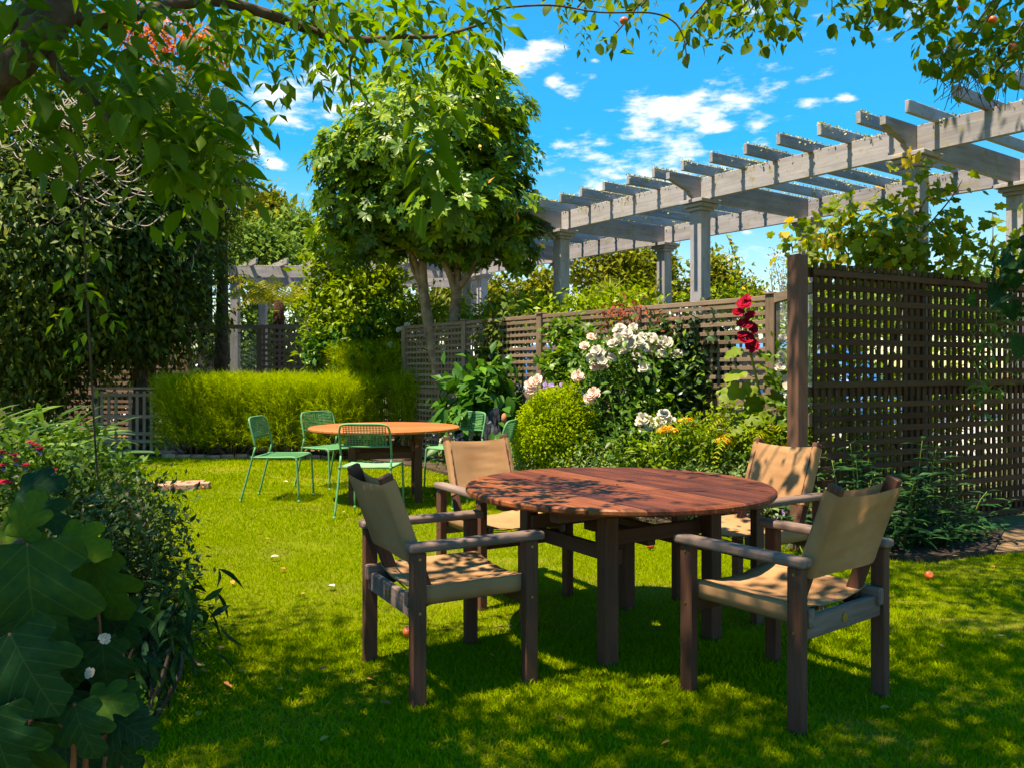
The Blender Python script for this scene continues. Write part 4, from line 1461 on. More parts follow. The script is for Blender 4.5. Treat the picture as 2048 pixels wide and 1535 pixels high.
def tree(name, label, loc, paths, bark, ells, nclump, per, cr, size, tm, mat, group=None, **kw):
    t = plant(name, label, 'tree', loc, ells, nclump, per, cr, size, tm, mat, group=group, fname='crown', **kw)
    off = Vector(loc)
    sp = spline([Vector(p) - off for p in paths[0][0]], 5)
    tube('trunk', sp, lerp_list(paths[0][1], len(sp)), bark, t, 10)
    if len(paths) > 1:
        limbs(t, 'branch', paths[1:], bark, 8)
    return t


def ell(x, y, d, rx, rz, ry=None):
    """ellipsoid round a surveyed point: horizontal and vertical radius in metres"""
    p = at(x, y, d)
    return (p.x, p.y, p.z, rx, ry or rx, rz)


# ---- the umbrella-leaved tree in the middle
TD = 12.0
base = Vector((-0.985, TD, 0.0))
A_ = lambda x, y, dd=0.0: at(x, y, TD + dd)
t = thing('umbrella_tree', 'round-headed tree with two pale trunks and glossy leaf rosettes in the middle', 'tree', base)
ells = [ell(850, 315, TD, 1.45, 1.25), ell(890, 435, TD, 1.42, 0.72), ell(750, 390, TD, 0.92, 0.95), ell(960, 235, TD, 0.78, 0.72), ell(1030, 480, TD, 0.52, 0.5),
        ell(715, 310, TD, 0.62, 0.55), ell(985, 350, TD, 0.68, 0.8), ell(955, 160, TD, 0.32, 0.35), ell(690, 480, TD + .3, 0.5, 0.5)]
nR = 4400
P, do, cl = clumped(ells, nR, 1, 0.02, 4, 0.56, 0.11)
per = 7
ax = unit(do * 0.75 + np.array([0, 0, 0.55]) + rng.normal(size=do.shape) * 0.3)
P = np.repeat(P, per, 0)
axr = np.repeat(ax, per, 0)
sd = unit(np.cross(axr, np.repeat(rand_dirs(nR), per, 0)))
ang = np.tile(np.arange(per) / per * 2 * np.pi, nR) + np.repeat(rng.random(nR) * 6.28, per) + rng.normal(size=nR * per) * 0.12
D = unit(np.cos(ang)[:, None] * sd + np.sin(ang)[:, None] * np.cross(axr, sd) + axr * 0.30 - np.array([0, 0, 0.12]))
S = np.repeat(0.085 + 0.085 * rng.random(nR), per) * (0.8 + 0.4 * rng.random(nR * per))
rn = np.repeat(np.clip(0.46 + 0.62 * (cl - 0.42) + 0.20 * do[:, 2], 0, 0.97), per) + 0.07 * rng.normal(size=nR * per)  # leaf colour lightens towards the crown top, sunlight painted in
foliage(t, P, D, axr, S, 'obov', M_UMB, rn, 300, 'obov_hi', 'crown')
# yellowed leaves
k = 60
P, do, cl = clumped(ells, k, 1, 0.02, 9, 0.85)
D, Nn = orient(do, 0.5, 0.3, 0.5)
foliage(t, P, D, Nn, np.full(k, 0.13), 'obov', M_YFLOWER, None, 0, None, 'yellowed_leaves')
limbs(t, 'trunk', [([base + Vector((-0.02, 0, -0.05)), A_(884, 830), A_(880, 770), A_(868, 700), A_(853, 625), A_(846, 560), A_(848, 490), A_(872, 400), A_(880, 320)], [0.105, 0.10, 0.094, 0.086, 0.077, 0.068, 0.05, 0.035, 0.02]),
                   ([base + Vector((0.03, 0.03, 0.5)), A_(893, 770, .03), A_(904, 690, .05), A_(909, 620, .05), A_(914, 575, .05), A_(916, 500, .1), A_(920, 400, .1)], [0.08, 0.085, 0.08, 0.075, 0.068, 0.045, 0.02])], M_BARK, 12)
limbs(t, 'branch', [([A_(846, 580), A_(828, 520), A_(800, 470), A_(760, 400)], [0.055, 0.045, 0.03, 0.012]),
                    ([A_(912, 590, .05), A_(898, 545), A_(870, 495), A_(835, 450), A_(810, 380)], [0.06, 0.05, 0.045, 0.035, 0.012]),
                    ([A_(914, 580, .05), A_(940, 545), A_(962, 500), A_(985, 430), A_(1000, 360)], [0.055, 0.045, 0.035, 0.025, 0.01]),
                    ([A_(850, 500), A_(800, 455), A_(730, 400), A_(690, 330)], [0.05, 0.035, 0.025, 0.01]),
                    ([A_(872, 410), A_(910, 330), A_(950, 250), A_(955, 170)], [0.04, 0.03, 0.02, 0.008]),
                    ([A_(846, 575), A_(835, 560), A_(822, 530), A_(816, 490)], [0.035, 0.028, 0.02, 0.01]),
                    ([A_(848, 520), A_(820, 500), A_(780, 500)], [0.02, 0.015, 0.008]),
                    ([A_(960, 500), A_(1010, 480), A_(1060, 470)], [0.025, 0.015, 0.006])], M_BARK, 8)

# ---- big dark evergreen at the left with bare twigs
t = tree('evergreen_tree', 'big dark evergreen tree filling the left side behind the low fence', (-6.2, 13.9, 0),
         [([(-6.2, 13.9, 0), (-6.1, 13.8, 1.5), (-6.2, 13.7, 3.0), (-6.0, 13.6, 5.0)], [0.2, 0.17, 0.12, 0.04]),
          ([(-6.15, 13.75, 1.8), (-5.5, 13.4, 2.6), (-4.9, 13.2, 3.4)], [0.09, 0.06, 0.02]), ([(-6.15, 13.75, 2.0), (-7.2, 13.4, 2.8), (-7.8, 13.2, 3.6)], [0.09, 0.06, 0.02])], M_BARKD,
         [ell(100, 470, 13, 1.9, 1.6), ell(270, 480, 13.7, 1.2, 1.5), ell(60, 300, 13.4, 1.6, 1.3), ell(250, 630, 13.9, 1.25, 0.75), ell(60, 660, 13.2, 1.3, 0.8), ell(325, 560, 13.7, 0.7, 0.7),
          ell(240, 330, 13.4, 1.2, 1.1), ell(50, 770, 13.9, 1.0, .5), ell(290, 650, 13.9, 0.8, 0.6)],
         3600, 18, 0.40, 0.125, 'oval', M_DARK, seed=2, out=0.7, droop=0.45, jit=0.5, bias=0.46, shell=0.35, parts=300, tm_hi='oval_hi', tint=0.65)  # wide clump tint paints sunlit patches into the leaf colour
tw = []
for k in range(80):
    a0 = at(random.uniform(-10, 250), random.uniform(170, 440), 11.5 + random.random() * 0.6)
    ln = random.uniform(0.35, 1.0)
    dx = random.choice([1, 1, 1, -0.5])
    tw.append(tube_geo(spline([a0, a0 + Vector((0.3 * ln * dx, -0.1, -0.32 * ln)), a0 + Vector((0.75 * ln * dx, -0.15, -0.45 * ln)), a0 + Vector((1.05 * ln * dx, -0.1, -0.2 * ln))], 5), 0.008, 4, False))
V, Fc = merge(tw)
V = [Vector(v) - Vector(t.location) for v in V]
mobj('bare_twigs', pymesh('bare_twigs', V, Fc, M_TWIG), t, kind='stuff')

tree('cypress_tree', 'tall olive-green tree with drooping sprays right of the dark evergreen', (-5.35, 15.2, 0),
     [([(-5.35, 15.2, 0), (-5.3, 15.2, 3), (-5.3, 15.2, 6.0)], [0.16, 0.1, 0.02])], M_BARKD,
     [ell(395, 250, 14.8, 0.62, 0.7), ell(415, 350, 14.8, 0.72, 0.7), ell(462, 310, 14.8, .28, .16), ell(445, 440, 14.7, .25, .16), ell(370, 190, 14.8, 0.45, 0.5), ell(380, 450, 14.8, 0.72, 0.7), ell(430, 330, 14.8, 0.45, 0.4), ell(330, 300, 15, 0.9, 1.1), ell(390, 480, 14.7, 0.5, 0.3), ell(360, 560, 14.7, 0.45, 0.4)],
     1300, 20, 0.30, 0.13, 'narrow', M_OLIVE, seed=6, out=0.8, droop=0.3, bias=0.40, shell=0.6)
tree('red_leaved_tree', 'orange-red crown showing between the overhanging leaves at the upper left', (-7.2, 19.5, 0),
     [([(-7.2, 19.5, 0), (-7.2, 19.5, 4), (-7.2, 19.5, 8.5)], [0.2, 0.15, 0.03])], M_BARKD,
     [ell(345, 75, 19, 0.75, 0.6), ell(400, 120, 19, 0.55, 0.35), ell(290, 60, 19, 0.6, 0.6), ell(440, 145, 19, 0.3, 0.14)], 90, 22, 0.35, 0.13, 'oval', M_ORLEAF, seed=3, bias=0.4)

# ---- distant trees
far = [('gum_tree', 'pale golden gum tree with a rounded top above the distant pergola', [(535, 440, 26, .75, .75), (515, 470, 26, .8, .6), (550, 430, 26, .55, .6)], M_FAR, 170, .26),
       ('broadleaf_tree', 'soft green tree just above the distant pergola rafters', [(500, 500, 22, .9, .6), (470, 520, 22, .7, .5), (540, 505, 22, .6, .5)], M_FARG, 150, .2),
       ('weeping_tree', 'thin weeping tree left of the conical lime shrub', [(590, 470, 24, .5, .7), (615, 490, 24, .5, .8), (575, 500, 24, .4, .6)], M_FARG, 70, .22),
       ('golden_tree', 'broad golden-green tree behind the spiky cabbage tree', [(1195, 560, 24, .8, .8), (1235, 540, 24, .75, .75), (1260, 590, 24, .9, .6)], M_FAR, 190, .2),
       ('golden_tree', 'tallest golden-green tree between the middle pergola columns', [(1300, 540, 25, .75, .85), (1280, 580, 25, .8, .6), (1330, 580, 25, .6, .6)], M_FAR, 170, .2),
       ('golden_tree', 'golden-green tree right of the stout front pergola column', [(1432, 560, 25, .55, .65), (1450, 590, 25, .6, .45), (1415, 590, 25, .5, .5)], M_FAR, 130, .2),
       ('golden_tree', 'small golden-green tree nearest the hollyhock spire', [(1490, 600, 25, .4, .35), (1510, 615, 25, .35, .25)], M_FAR, 60, .18),
       ('golden_tree', 'small golden-green tree showing right of the umbrella tree crown', [(1085, 590, 24, .5, .7), (1070, 620, 24, .6, .5)], M_FAR, 90, .2),
       ('golden_tree', 'golden-green tree low between the two pale trunks and the first columns', [(960, 600, 24, .8, .7), (900, 610, 24, .8, .6), (1010, 610, 24, .6, .6)], M_FAR, 150, .2),
       ('round_tree', 'shaded round tree seen through the glass by the stout post', [(1600, 640, 22, 1.1, .7), (1680, 630, 22, 1.0, .7)], M_FARG, 150, .22),
       ('backdrop_tree', 'green trees low in the distance behind the right-hand vine', [(1760, 620, 24, 1.3, .9), (1900, 610, 24, 1.4, .9), (2030, 600, 24, 1.2, 1.0)], M_FARG, 240, .24)]
for (nm, lab, es, mt, nc, sz) in far:
    E = [ell(x, y, d, rx, rz) for (x, y, d, rx, rz) in es]
    c = np.mean(np.array(E), 0)
    b = Vector((c[0], c[1], -0.04))
    paths = [([b, Vector((c[0] + .1, c[1], c[2] * 0.5)), Vector((c[0], c[1], c[2]))], [0.16, 0.11, 0.04])]
    for e_ in E:
        paths.append(([Vector((c[0] + .05, c[1], c[2] * 0.55)), Vector((e_[0] * .5 + c[0] * .5, c[1], c[2] * .75)), Vector(e_[:3])], [0.06, 0.045, 0.02]))
    tree(nm, lab, b, paths, M_BARK, E, nc, 26, 0.42, sz, 'oval', mt, group='trees beyond the fences', seed=len(lab), bias=0.45, shell=0.45, jit=0.8, lumps=0.25)
for (lab, es) in [('dark hedge trees behind the evergreen and the far left lattice', [(-9.5, 18.5, 1.6, 1.6, 1.2, 1.9), (-7.6, 18.8, 1.4, 1.3, 1.2, 1.7), (-11.5, 18.2, 2.2, 1.6, 1.2, 2.2), (-9.0, 18.8, 3.6, 1.6, 1.2, 1.6), (-10.8, 18.5, 4.6, 1.6, 1.2, 1.8)])]:
    c = np.mean(np.array(es), 0)
    plant('dark_hedge', lab, 'hedge', (c[0], c[1], 0), es, 900, 16, .5, .24, 'oval', M_DARK, 0, seed=91, shell=.3, bias=.35, stems=8)
plant('meadow_shrub', 'loose yellow-green shrubs seen through the columns of the distant pergola', 'shrub', (-5.5, 21.5, 0), [(-7.0, 21.6, 1.7, .9, .6, 1.8), (-5.9, 21.5, 1.6, .9, .6, 1.7), (-4.8, 21.4, 1.7, .9, .6, 1.8), (-3.8, 21.5, 1.6, .8, .6, 1.7)], 480, 16, .4, .2, 'oval', M_FARG, 0, seed=93, shell=.3, bias=.4, stems=6)
t = thing('bare_tree', 'thin nearly bare tree against the sky left of the stout post', 'tree', (6.55, 20.2, 0), 0, 'trees beyond the fences')
bt = []
for k in range(12):
    a0 = at(1558 + random.uniform(-8, 8), 640, 20)
    a1 = at(1558 + random.uniform(-25, 28), random.uniform(495, 570), 20 + random.uniform(-.4, .4))
    bt.append(([a0, (a0 + a1) / 2 + Vector((random.uniform(-.12, .12), 0, 0)), a1], [0.018, 0.011, 0.004]))
limbs(t, 'branch', bt, M_TWIG, 5)
limbs(t, 'trunk', [([(6.55, 20.2, -0.02), (6.45, 20.1, 1.2), at(1558, 600, 20)], [0.06, 0.045, 0.02])], M_TWIG, 7)
E = [ell(1558, 540, 20, .32, .5)]
P, do, cl = clumped(E, 60, 3, 0.2, 1, 0.2)
D, Nn = orient(do)
foliage(t, P, D, Nn, 0.09, 'oval', M_OLIVE)


# cabbage trees
def cabbage(label, x, y, d, r, n=130):
    c = at(x, y, d)
    t = thing('cabbage_tree', label, 'tree', (c.x, c.y, 0), 0, 'cabbage trees')
    tube('trunk', spline([(0, 0, -.05), (0.03, 0, c.z * 0.5), (0, 0, c.z)], 4), 0.06, M_BARK, t, 8)
    dr = rand_dirs(n)
    dr[:, 2] = dr[:, 2] * 0.8 + 0.25
    foliage(t, np.repeat(np.array([c]), n, 0) + dr * 0.05, dr, unit(np.array([0, 0, 1.0]) + rng.normal(size=(n, 3)) * .2), r * (0.8 + 0.4 * rng.random(n)), 'spike', M_SPIKE, 0.3 + 0.6 * rng.random(n), n, None, 'foliage', 'leaf')


cabbage('spiky cabbage tree head above the lattice behind the white roses', 1219, 588, 15.5, 0.36)
cabbage('smaller pale spiky cabbage tree beside the larger spiky head', 1262, 608, 15.0, 0.28)
cabbage('spiky golden cabbage tree behind the two pale trunks', 868, 620, 17.0, 0.5)

# ---- tree fern
c = at(557, 606, 16.7)
t = thing('tree_fern', 'tree fern with arching fronds above the far lattice fence', 'fern', (c.x, c.y, 0))
tube('trunk', spline([(0, 0, 0), (0.02, 0, 1.2), (0, 0, c.z + 0.10)], 5), lerp_list([0.12, 0.11, 0.13, 0.10], 11), M_FERNTRUNK, t, 12)


def frond(t, p0, dirh, length, rise, drop, pin, mat, seg=26, name='frond', rmid=0.004, hang=0.22):
    """one arching pinnate frond as a single part"""
    off = Vector(t.location)
    dirh = Vector(dirh).normalized()
    sd = Vector((0, 0, 1)).cross(dirh)
    pts = [p0 + dirh * (length * u) + Vector((0, 0, rise * math.sin(min(u, .7) / .7 * math.pi / 2) - drop * max(0, u - 0.4) ** 2)) for u in np.linspace(0, 1, seg)]
    V, T, r = [], [], []
    for i in range(2, seg):
        u = i / (seg - 1)
        ln = pin * math.sin(math.pi * (0.12 + 0.86 * u)) ** 0.8
        f = (pts[i] - pts[i - 1]).normalized()
        for s in (-1, 1):
            d = (sd * s + f * 0.35 + Vector((0, 0, -hang))).normalized()
            w = f * (length / seg * 0.24)
            a = pts[i]
            k = len(V)
            V += [a - w, a + w, a + d * ln * 0.6 + w * 0.8, a + d * ln * 0.6 - w * 0.8, a + d * ln + Vector((0, 0, -ln * 0.12))]
            T += [(k, k + 1, k + 2), (k, k + 2, k + 3), (k + 3, k + 2, k + 4)]
            r += [0.25 + 0.5 * u + random.uniform(-.1, .1)] * 5
    for i in range(seg - 1):
        k = len(V)
        w = Vector((0, 0, rmid))
        V += [pts[i] - w, pts[i] + w, pts[i + 1] + w, pts[i + 1] - w]
        T += [(k, k + 1, k + 2), (k, k + 2, k + 3)]
        r += [0.2] * 4
    V = [v - off for v in V]
    return mobj(name, pymesh(name, V, T, mat, False, np.clip(r, 0, .99)), t)


for k in range(26):
    a = k / 26 * 2 * math.pi + random.uniform(-.12, .12)
    frond(t, c + Vector((math.cos(a) * .08, math.sin(a) * .08, 0)), (math.cos(a), math.sin(a), 0), random.uniform(0.8, 1.45), random.uniform(0.12, 0.6), random.uniform(0.6, 1.1), 0.25, M_TFERN, 19, rmid=.010, hang=.65)

# ---- lime hedge of feathery bushes
HB = [(392, 12.75, .70), (470, 12.7, .70), (575, 12.6, .72), (680, 12.5, .72), (335, 12.9, .4)]
HL = ['feathery lime-green bush at the left end of the hedge, by the low fence', 'feathery lime-green bush second from the left in the hedge',
      'feathery lime-green bush in the hedge behind the side-on green chair', 'feathery lime-green bush at the right end of the hedge']


def feather_bush(label, x, d, rx, z0, z1, n, seed, group, spread=0.9, mat=None):
    bx = (x - 1024) / F * d
    t = thing('feathery_bush', label, 'bush', (bx, d, 0), 0, group)
    # plumes: curved sprays fanning up from the base, each clothed in needles
    P, D, S, rn = [], [], [], []
    g = np.random.default_rng(seed)
    stems = []
    for k in range(n):
        a = g.random() * 2 * np.pi
        rr = np.sqrt(g.random()) * rx
        top = np.array([bx + np.cos(a) * rr * 1.0, d + np.sin(a) * rr * 0.75, z1 - 0.10 * (rr / rx) ** 2 - g.random() ** 1.35 * (z1 - z0) * 0.85 * (0.45 + rr / rx * 0.55)])
        root = np.array([bx + np.cos(a) * rr * 0.30, d + np.sin(a) * rr * 0.25, 0.05])
        if k % 70 == 0:
            stems.append(([root, root * 0.5 + top * 0.5 + np.array([0, 0, -.05]), root * .15 + top * .85], [0.014, 0.009, 0.004]))
        ax = unit((top - root)[None])[0]
        ax = unit((ax + np.array([np.cos(a) * 0.5 * rr / rx, np.sin(a) * 0.5 * rr / rx, 0]) + g.normal(size=3) * 0.25)[None])[0]
        L = 0.20 + 0.12 * g.random()
        m = 12
        u = np.linspace(0, 1, m)
        pts = top[None] - ax[None] * L * (1 - u)[:, None]
        P.append(pts)
        D.append(ax[None] * 0.9 + g.normal(size=(m, 3)) * 0.55)
        S.append(0.055 + 0.045 * g.random(m))
        rn.append(np.clip(0.25 + 0.45 * u + 0.18 * g.normal(size=m) + 0.15 * (top[2] - z0) / (z1 - z0) - 0.1, 0, .98))
    P, D, S, rn = np.concatenate(P), np.concatenate(D), np.concatenate(S), np.concatenate(rn)
    foliage(t, P, D, rand_dirs(len(P)), S * 1.25, 'narrow' if False else 'needle', mat or M_HEDGE, rn, 0, None, 'foliage')
    limbs(t, 'stem', stems, M_BARKD, 6)
    return t


for k, lab in enumerate(HL):
    feather_bush(lab, HB[k][0], HB[k][1], HB[k][2], 0.10, 1.30, 3200, k, 'feathery bushes of the lime hedge')
feather_bush('taller shaggy lime-green bush behind the right end of the hedge', 770, 13.1, 0.95, 0.5, 1.82, 3000, 17, None, mat=M_HEDGE)
feather_bush('low feathery lime bush beside the trunks of the umbrella tree', 832, 12.5, 0.45, 0.3, 1.35, 1200, 18, None, mat=M_HEDGE)

# ---- conical lime shrub left of the tree
plant('conical_shrub', 'tall conical lime-green shrub between the tree fern and the umbrella tree', 'shrub', (-2.75, 14.0, 0),
      [ell(712, 640, 14, .78, .7), ell(712, 560, 14, .66, .7), ell(680, 490, 14, .40, .55), ell(715, 700, 14, .7, .5), ell(750, 620, 13.8, .5, .6), ell(660, 590, 14, .35, .5)],
      900, 11, 0.22, 0.125, 'oval', M_LIME, 300, 'oval_hi', seed=8, shell=0.65, up=0.6, out=0.7, stems=6)
plant('laurel_shrub', 'glossy green shrub at the foot of the conical lime shrub', 'shrub', (-2.35, 13.4, 0),
      [ell(735, 690, 13.5, .6, .45), ell(670, 710, 13.5, .45, .35), ell(760, 640, 13.5, .35, .35)], 300, 10, 0.2, 0.12, 'oval', M_BIGLEAF, 0, seed=18, shell=0.6, stems=4)
t = plant('white_flowering_shrub', 'lime shrub dotted with small white blooms behind the left trunk', 'shrub', (-1.75, 13.4, 0),
          [ell(810, 670, 13.3, .42, .5), ell(850, 640, 13.4, .4, .35), ell(900, 640, 13.4, .35, .35), ell(830, 740, 13.2, .45, .4)], 380, 9, 0.18, 0.085, 'oval', M_LIME, 0, seed=19, shell=0.5, stems=4)


# ---- blossoms
def blossom_meshes(mat, layers, R0, seed, cup=0.6):
    out = []
    for q in range(3):
        g = random.Random(seed + q)
        V, T, r = [], [], []
        for (n, rad, tilt) in layers:
            a0 = g.random() * 6.28
            for k in range(n):
                a = a0 + 2 * math.pi * k / n + g.uniform(-.1, .1)
                ca, sa = math.cos(a), math.sin(a)
                L = rad * g.uniform(0.88, 1.1)
                w = rad * 4.3 / n * g.uniform(0.95, 1.15)
                tl = tilt + g.uniform(-.12, .12)

                def pt(u, v, lift=0.0):
                    rr = L * u * math.cos(tl)
                    z = L * u * math.sin(tl) * cup + lift
                    return Vector((ca * rr - sa * v, sa * rr + ca * v, z))
                b = len(V)
                V += [pt(0.05, 0), pt(0.55, -w * .5, .05 * rad), pt(0.55, w * .5, .05 * rad), pt(0.6, 0, -.04 * rad), pt(0.93, -w * .44, .02 * rad), pt(0.93, w * .44, .02 * rad), pt(1.0, 0, -.02 * rad)]
                T += [(b, b + 1, b + 3), (b, b + 3, b + 2), (b + 1, b + 4, b + 3), (b + 3, b + 5, b + 2), (b + 4, b + 6, b + 3), (b + 3, b + 6, b + 5)]
                cv = g.uniform(0.2, 0.95)
                r += [max(0.0, cv - 0.35)] + [cv] * 6
        V = [v * R0 for v in V]
        out.append(pymesh('blossom', V, T, mat, True, np.array(r)))
    return out


ROSE_L = [(6, 1.0, 0.25), (5, 0.86, 0.65), (5, 0.66, 0.95), (4, 0.45, 1.2), (3, 0.28, 1.35)]
B_WHITE = blossom_meshes(M_ROSE, ROSE_L, 0.052, 1, 0.8)
B_PINK = blossom_meshes(M_PINK, ROSE_L, 0.052, 5, 0.8)
B_HOLLY = blossom_meshes(M_HOLLY, [(5, 1.0, 0.35), (5, 0.8, 0.6), (4, 0.5, 0.9)], 0.066, 9, 0.7)
B_SMALLW = blossom_meshes(M_ROSE, [(5, 1.0, 0.3), (4, 0.6, 0.9)], 0.035, 13, 0.7)
B_PURP = blossom_meshes(M_PURPLE, [(5, 1.0, 0.3), (4, 0.5, 0.7)], 0.022, 17, 0.7)
B_FUCH = blossom_meshes(M_MAGENTA, [(4, 1.0, -0.3), (4, 0.8, -0.9)], 0.032, 21, 0.9)
B_FUCHP = blossom_meshes(M_PURPLE, [(5, 0.8, -1.1), (4, 0.5, -1.3)], 0.028, 25, 1.0)
B_YEL = blossom_meshes(M_YFLOWER, [(6, 1.0, 0.3), (5, 0.6, 0.8)], 0.022, 29, 0.7)


def blossom(t, meshes, p, face=None, s=1.0, name='blossom'):
    p = Vector(p) - Vector(t.location)
    z = Vector(face if face is not None else (random.uniform(-.5, .3), -0.75, random.uniform(0.15, 0.9))).normalized()
    x = Vector((1, 0.2, 0)).cross(z).normalized()
    y = z.cross(x)
    m = Matrix.Identity(4)
    s *= random.uniform(0.85, 1.15)
    for i in range(3):
        m[i][0], m[i][1], m[i][2], m[i][3] = x[i] * s, y[i] * s, z[i] * s, p[i]
    return mobj(name, random.choice(meshes), t, m)


for (x, y) in [(825, 685), (838, 690), (822, 672), (845, 668), (808, 680), (832, 702), (880, 668), (889, 655), (798, 660), (815, 650), (870, 690), (860, 650), (902, 672), (965, 700), (780, 690), (850, 676)]:
    blossom(t, B_SMALLW, at(x, y, 12.75), s=1.5)

# ---- rose bushes
WR = [(850, 460), (890, 490), (840, 520), (870, 540), (810, 550), (925, 455), (975, 515), (1035, 510), (1100, 530), (950, 560), (1040, 590), (950, 625), (990, 690), (710, 590), (690, 630), (740, 600),
      (745, 650), (800, 630), (870, 590), (1090, 610), (835, 475), (865, 505), (905, 520), (960, 540), (1010, 535), (1060, 535), (1085, 545), (725, 620), (700, 655), (920, 560), (985, 575), (1125, 545), (1000, 700), (1185, 612)]
WRL = [(980, 985), (1020, 1000), (990, 1050), (1105, 960), (1120, 1005), (1085, 1000), (965, 1010), (1040, 1020), (1140, 1000)]
PKR = [(700, 685), (745, 685), (350, 775), (330, 815), (365, 760), (590, 745), (605, 735), (680, 850), (665, 870), (695, 835), (640, 560), (680, 510), (320, 790)]
Z7 = lambda p, d: at(950 + p[0] * 0.342, 500 + p[1] * 0.342, d)
RB = (1.28, 8.35, 0)
t = plant('rose_bush', 'large rose bush crowned with white blossoms in the middle of the bed', 'rose', RB,
          [ell(1270, 770, 8.4, .62, .48), ell(1245, 800, 8.3, .34, .38), ell(1330, 780, 8.4, .45, .45), ell(1300, 880, 8.2, .5, .4), ell(1205, 715, 8.4, .3, .25), ell(1300, 715, 8.5, .4, .25)],
          720, 9, 0.17, 0.072, 'oval', M_ROSELEAF, 300, 'oval_hi', seed=21, shell=0.55, stems=9, stem_mat=M_STEM, bias=0.5)
for p in WR:
    blossom(t, B_WHITE, Z7(p, 8.05 + random.uniform(-.12, .12)), s=1.15)
for p in WRL:
    blossom(t, B_WHITE, Z7(p, 7.55 + random.uniform(-.05, .05)), s=1.2)
for p in PKR[:2] + PKR[-3:-1]:
    blossom(t, B_PINK, Z7(p, 8.05), s=1.15)
limbs(t, 'stem', [([Vector((1.28, 8.3, .05)), Z7((1000, 900), 8.0), Z7((860, 560), 8.15)], [.016, .011, .005]), ([Vector((1.32, 8.3, .05)), Z7((1050, 900), 8.0), Z7((1040, 560), 8.15)], [.016, .011, .005]),
                  ([Vector((1.15, 8.25, .05)), Z7((800, 900), 8.0), Z7((720, 640), 8.15)], [.014, .01, .005]), ([Vector((1.3, 8.0, .05)), Z7((1000, 1200), 7.6), Z7((1000, 1040), 7.6)], [.01, .008, .005])], M_STEM, 7)
t = thing('pink_rose', 'pink roses on tall stems around the round lime bush', 'rose', (0.42, 8.6, 0))
for p in PKR[2:-3] + PKR[-1:]:
    q = Z7(p, 7.95)
    blossom(t, B_PINK, q, s=1.15)
    limbs(t, 'stem', [([Vector((q.x * .7 + .15, 8.6, 0.02)), Vector((q.x * .9 + .04, 8.35, q.z * .6)), q], [.005, .004, .003])], M_STEM, 6)
# dark climbing rose and greenery on the long fence
plant('climbing_rose', 'dark glossy climbing rose on the lattice right of the white blossoms', 'climber', (2.05, 8.15, 0),
      [ell(1385, 720, 8.35, .30, .36), ell(1410, 690, 8.2, .26, .25), ell(1340, 700, 8.6, .3, .25), ell(1385, 790, 8.2, .33, .28), ell(1430, 660, 8.05, .14, .12)],
      330, 9, 0.15, 0.075, 'round', M_ROSEDARK, 200, None, seed=23, shell=0.4, stems=5, bias=0.45)
t = plant('climbing_vine', 'light green vine climbing the long lattice left of the white blossoms', 'climber', (0.95, 9.0, 0),
          [ell(1125, 700, 9.2, .12, .3), ell(1140, 680, 9.1, .16, .16), ell(1110, 745, 9.2, .14, .18), ell(1165, 720, 9.0, .14, .25)], 130, 8, 0.12, 0.075, 'vine_lo', M_ROSELEAF, 120, 'vine', seed=25, shell=0.3, bias=0.75, stems=3)
plant('ivy', 'dark ivy spreading over the long lattice beside the pale trunks', 'climber', (-0.35, 10.9, 0),
      [ell(1005, 690, 10.85, .22, .55), ell(985, 740, 11, .3, .3), ell(1030, 650, 10.7, .12, .2)], 200, 10, 0.16, 0.085, 'vine_lo', M_DARK, 60, 'vine', seed=26, shell=0.2, bias=0.5, stems=3)
plant('rose_shoots', 'reddish young rose shoots rising along the top of the long lattice', 'climber', (1.9, 8.5, 0),
      [ell(1260, 620, 8.7, .2, .10), ell(1345, 650, 8.4, .12, .14), ell(1375, 670, 8.3, .10, .06), ell(1220, 640, 8.9, .15, .14)], 60, 6, 0.12, 0.05, 'oval', M_RUST, 0, None, seed=27, shell=0.2)
# broad-leaved shrub by the trunk
plant('broad_leaved_shrub', 'mid-green broad-leaved shrub between the pale trunks and the slate rock', 'shrub', (-0.45, 10.4, 0),
      [ell(945, 790, 10.3, .30, .28), ell(985, 770, 10.2, .28, .22), ell(920, 820, 10.2, .26, .25), ell(985, 830, 10.2, .3, .3), ell(950, 860, 10.1, .4, .35)],
      110, 7, 0.24, 0.20, 'oval', M_BIGLEAF, 300, 'oval_hi', seed=31, shell=0.5, droop=0.5, up=0.9, stems=7, stem_mat=M_STEM)
# slate rock
t = thing('slate_rock', 'jagged blue-grey slate rock behind the hidden green chair', 'rock', (-0.22, 9.75, 0))
g = random.Random(4)
for k, (x, y, w, h, a) in enumerate([(-.11, 0, .17, .78, .08), (.04, .03, .18, .88, -.05), (.16, -.02, .15, .66, -.16), (-.02, -.1, .2, .55, .02), (.1, -.12, .14, .45, -.1)]):
    bm = bmesh.new()
    bmesh.ops.create_cube(bm, size=1)
    bmesh.ops.subdivide_edges(bm, edges=list(bm.edges), cuts=3, use_grid_fill=True)
    for v in bm.verts:
        tz = v.co.z + .5
        v.co = Vector((v.co.x * w * (1.1 - .35 * tz) + a * tz + g.uniform(-.016, .016), v.co.y * w * .7 * (1.1 - .3 * tz) + g.uniform(-.016, .016), tz * h + g.uniform(-.03, .03) - .03 + 0.12 * v.co.x))
    me = bpy.data.meshes.new('slab')
    bm.to_mesh(me)
    bm.free()
    me.materials.append(M_STONE)
    mobj('slab', me, t, Matrix.Translation((x, y, 0)))
bm = bmesh.new()
bmesh.ops.create_icosphere(bm, subdivisions=2, radius=.05)
for v in bm.verts:
    v.co = Vector((v.co.x * .7, v.co.y * .7, v.co.z * 1.2))
me = bpy.data.meshes.new('shell')
bm.to_mesh(me)
bm.free()
me.materials.append(M_TERRA)
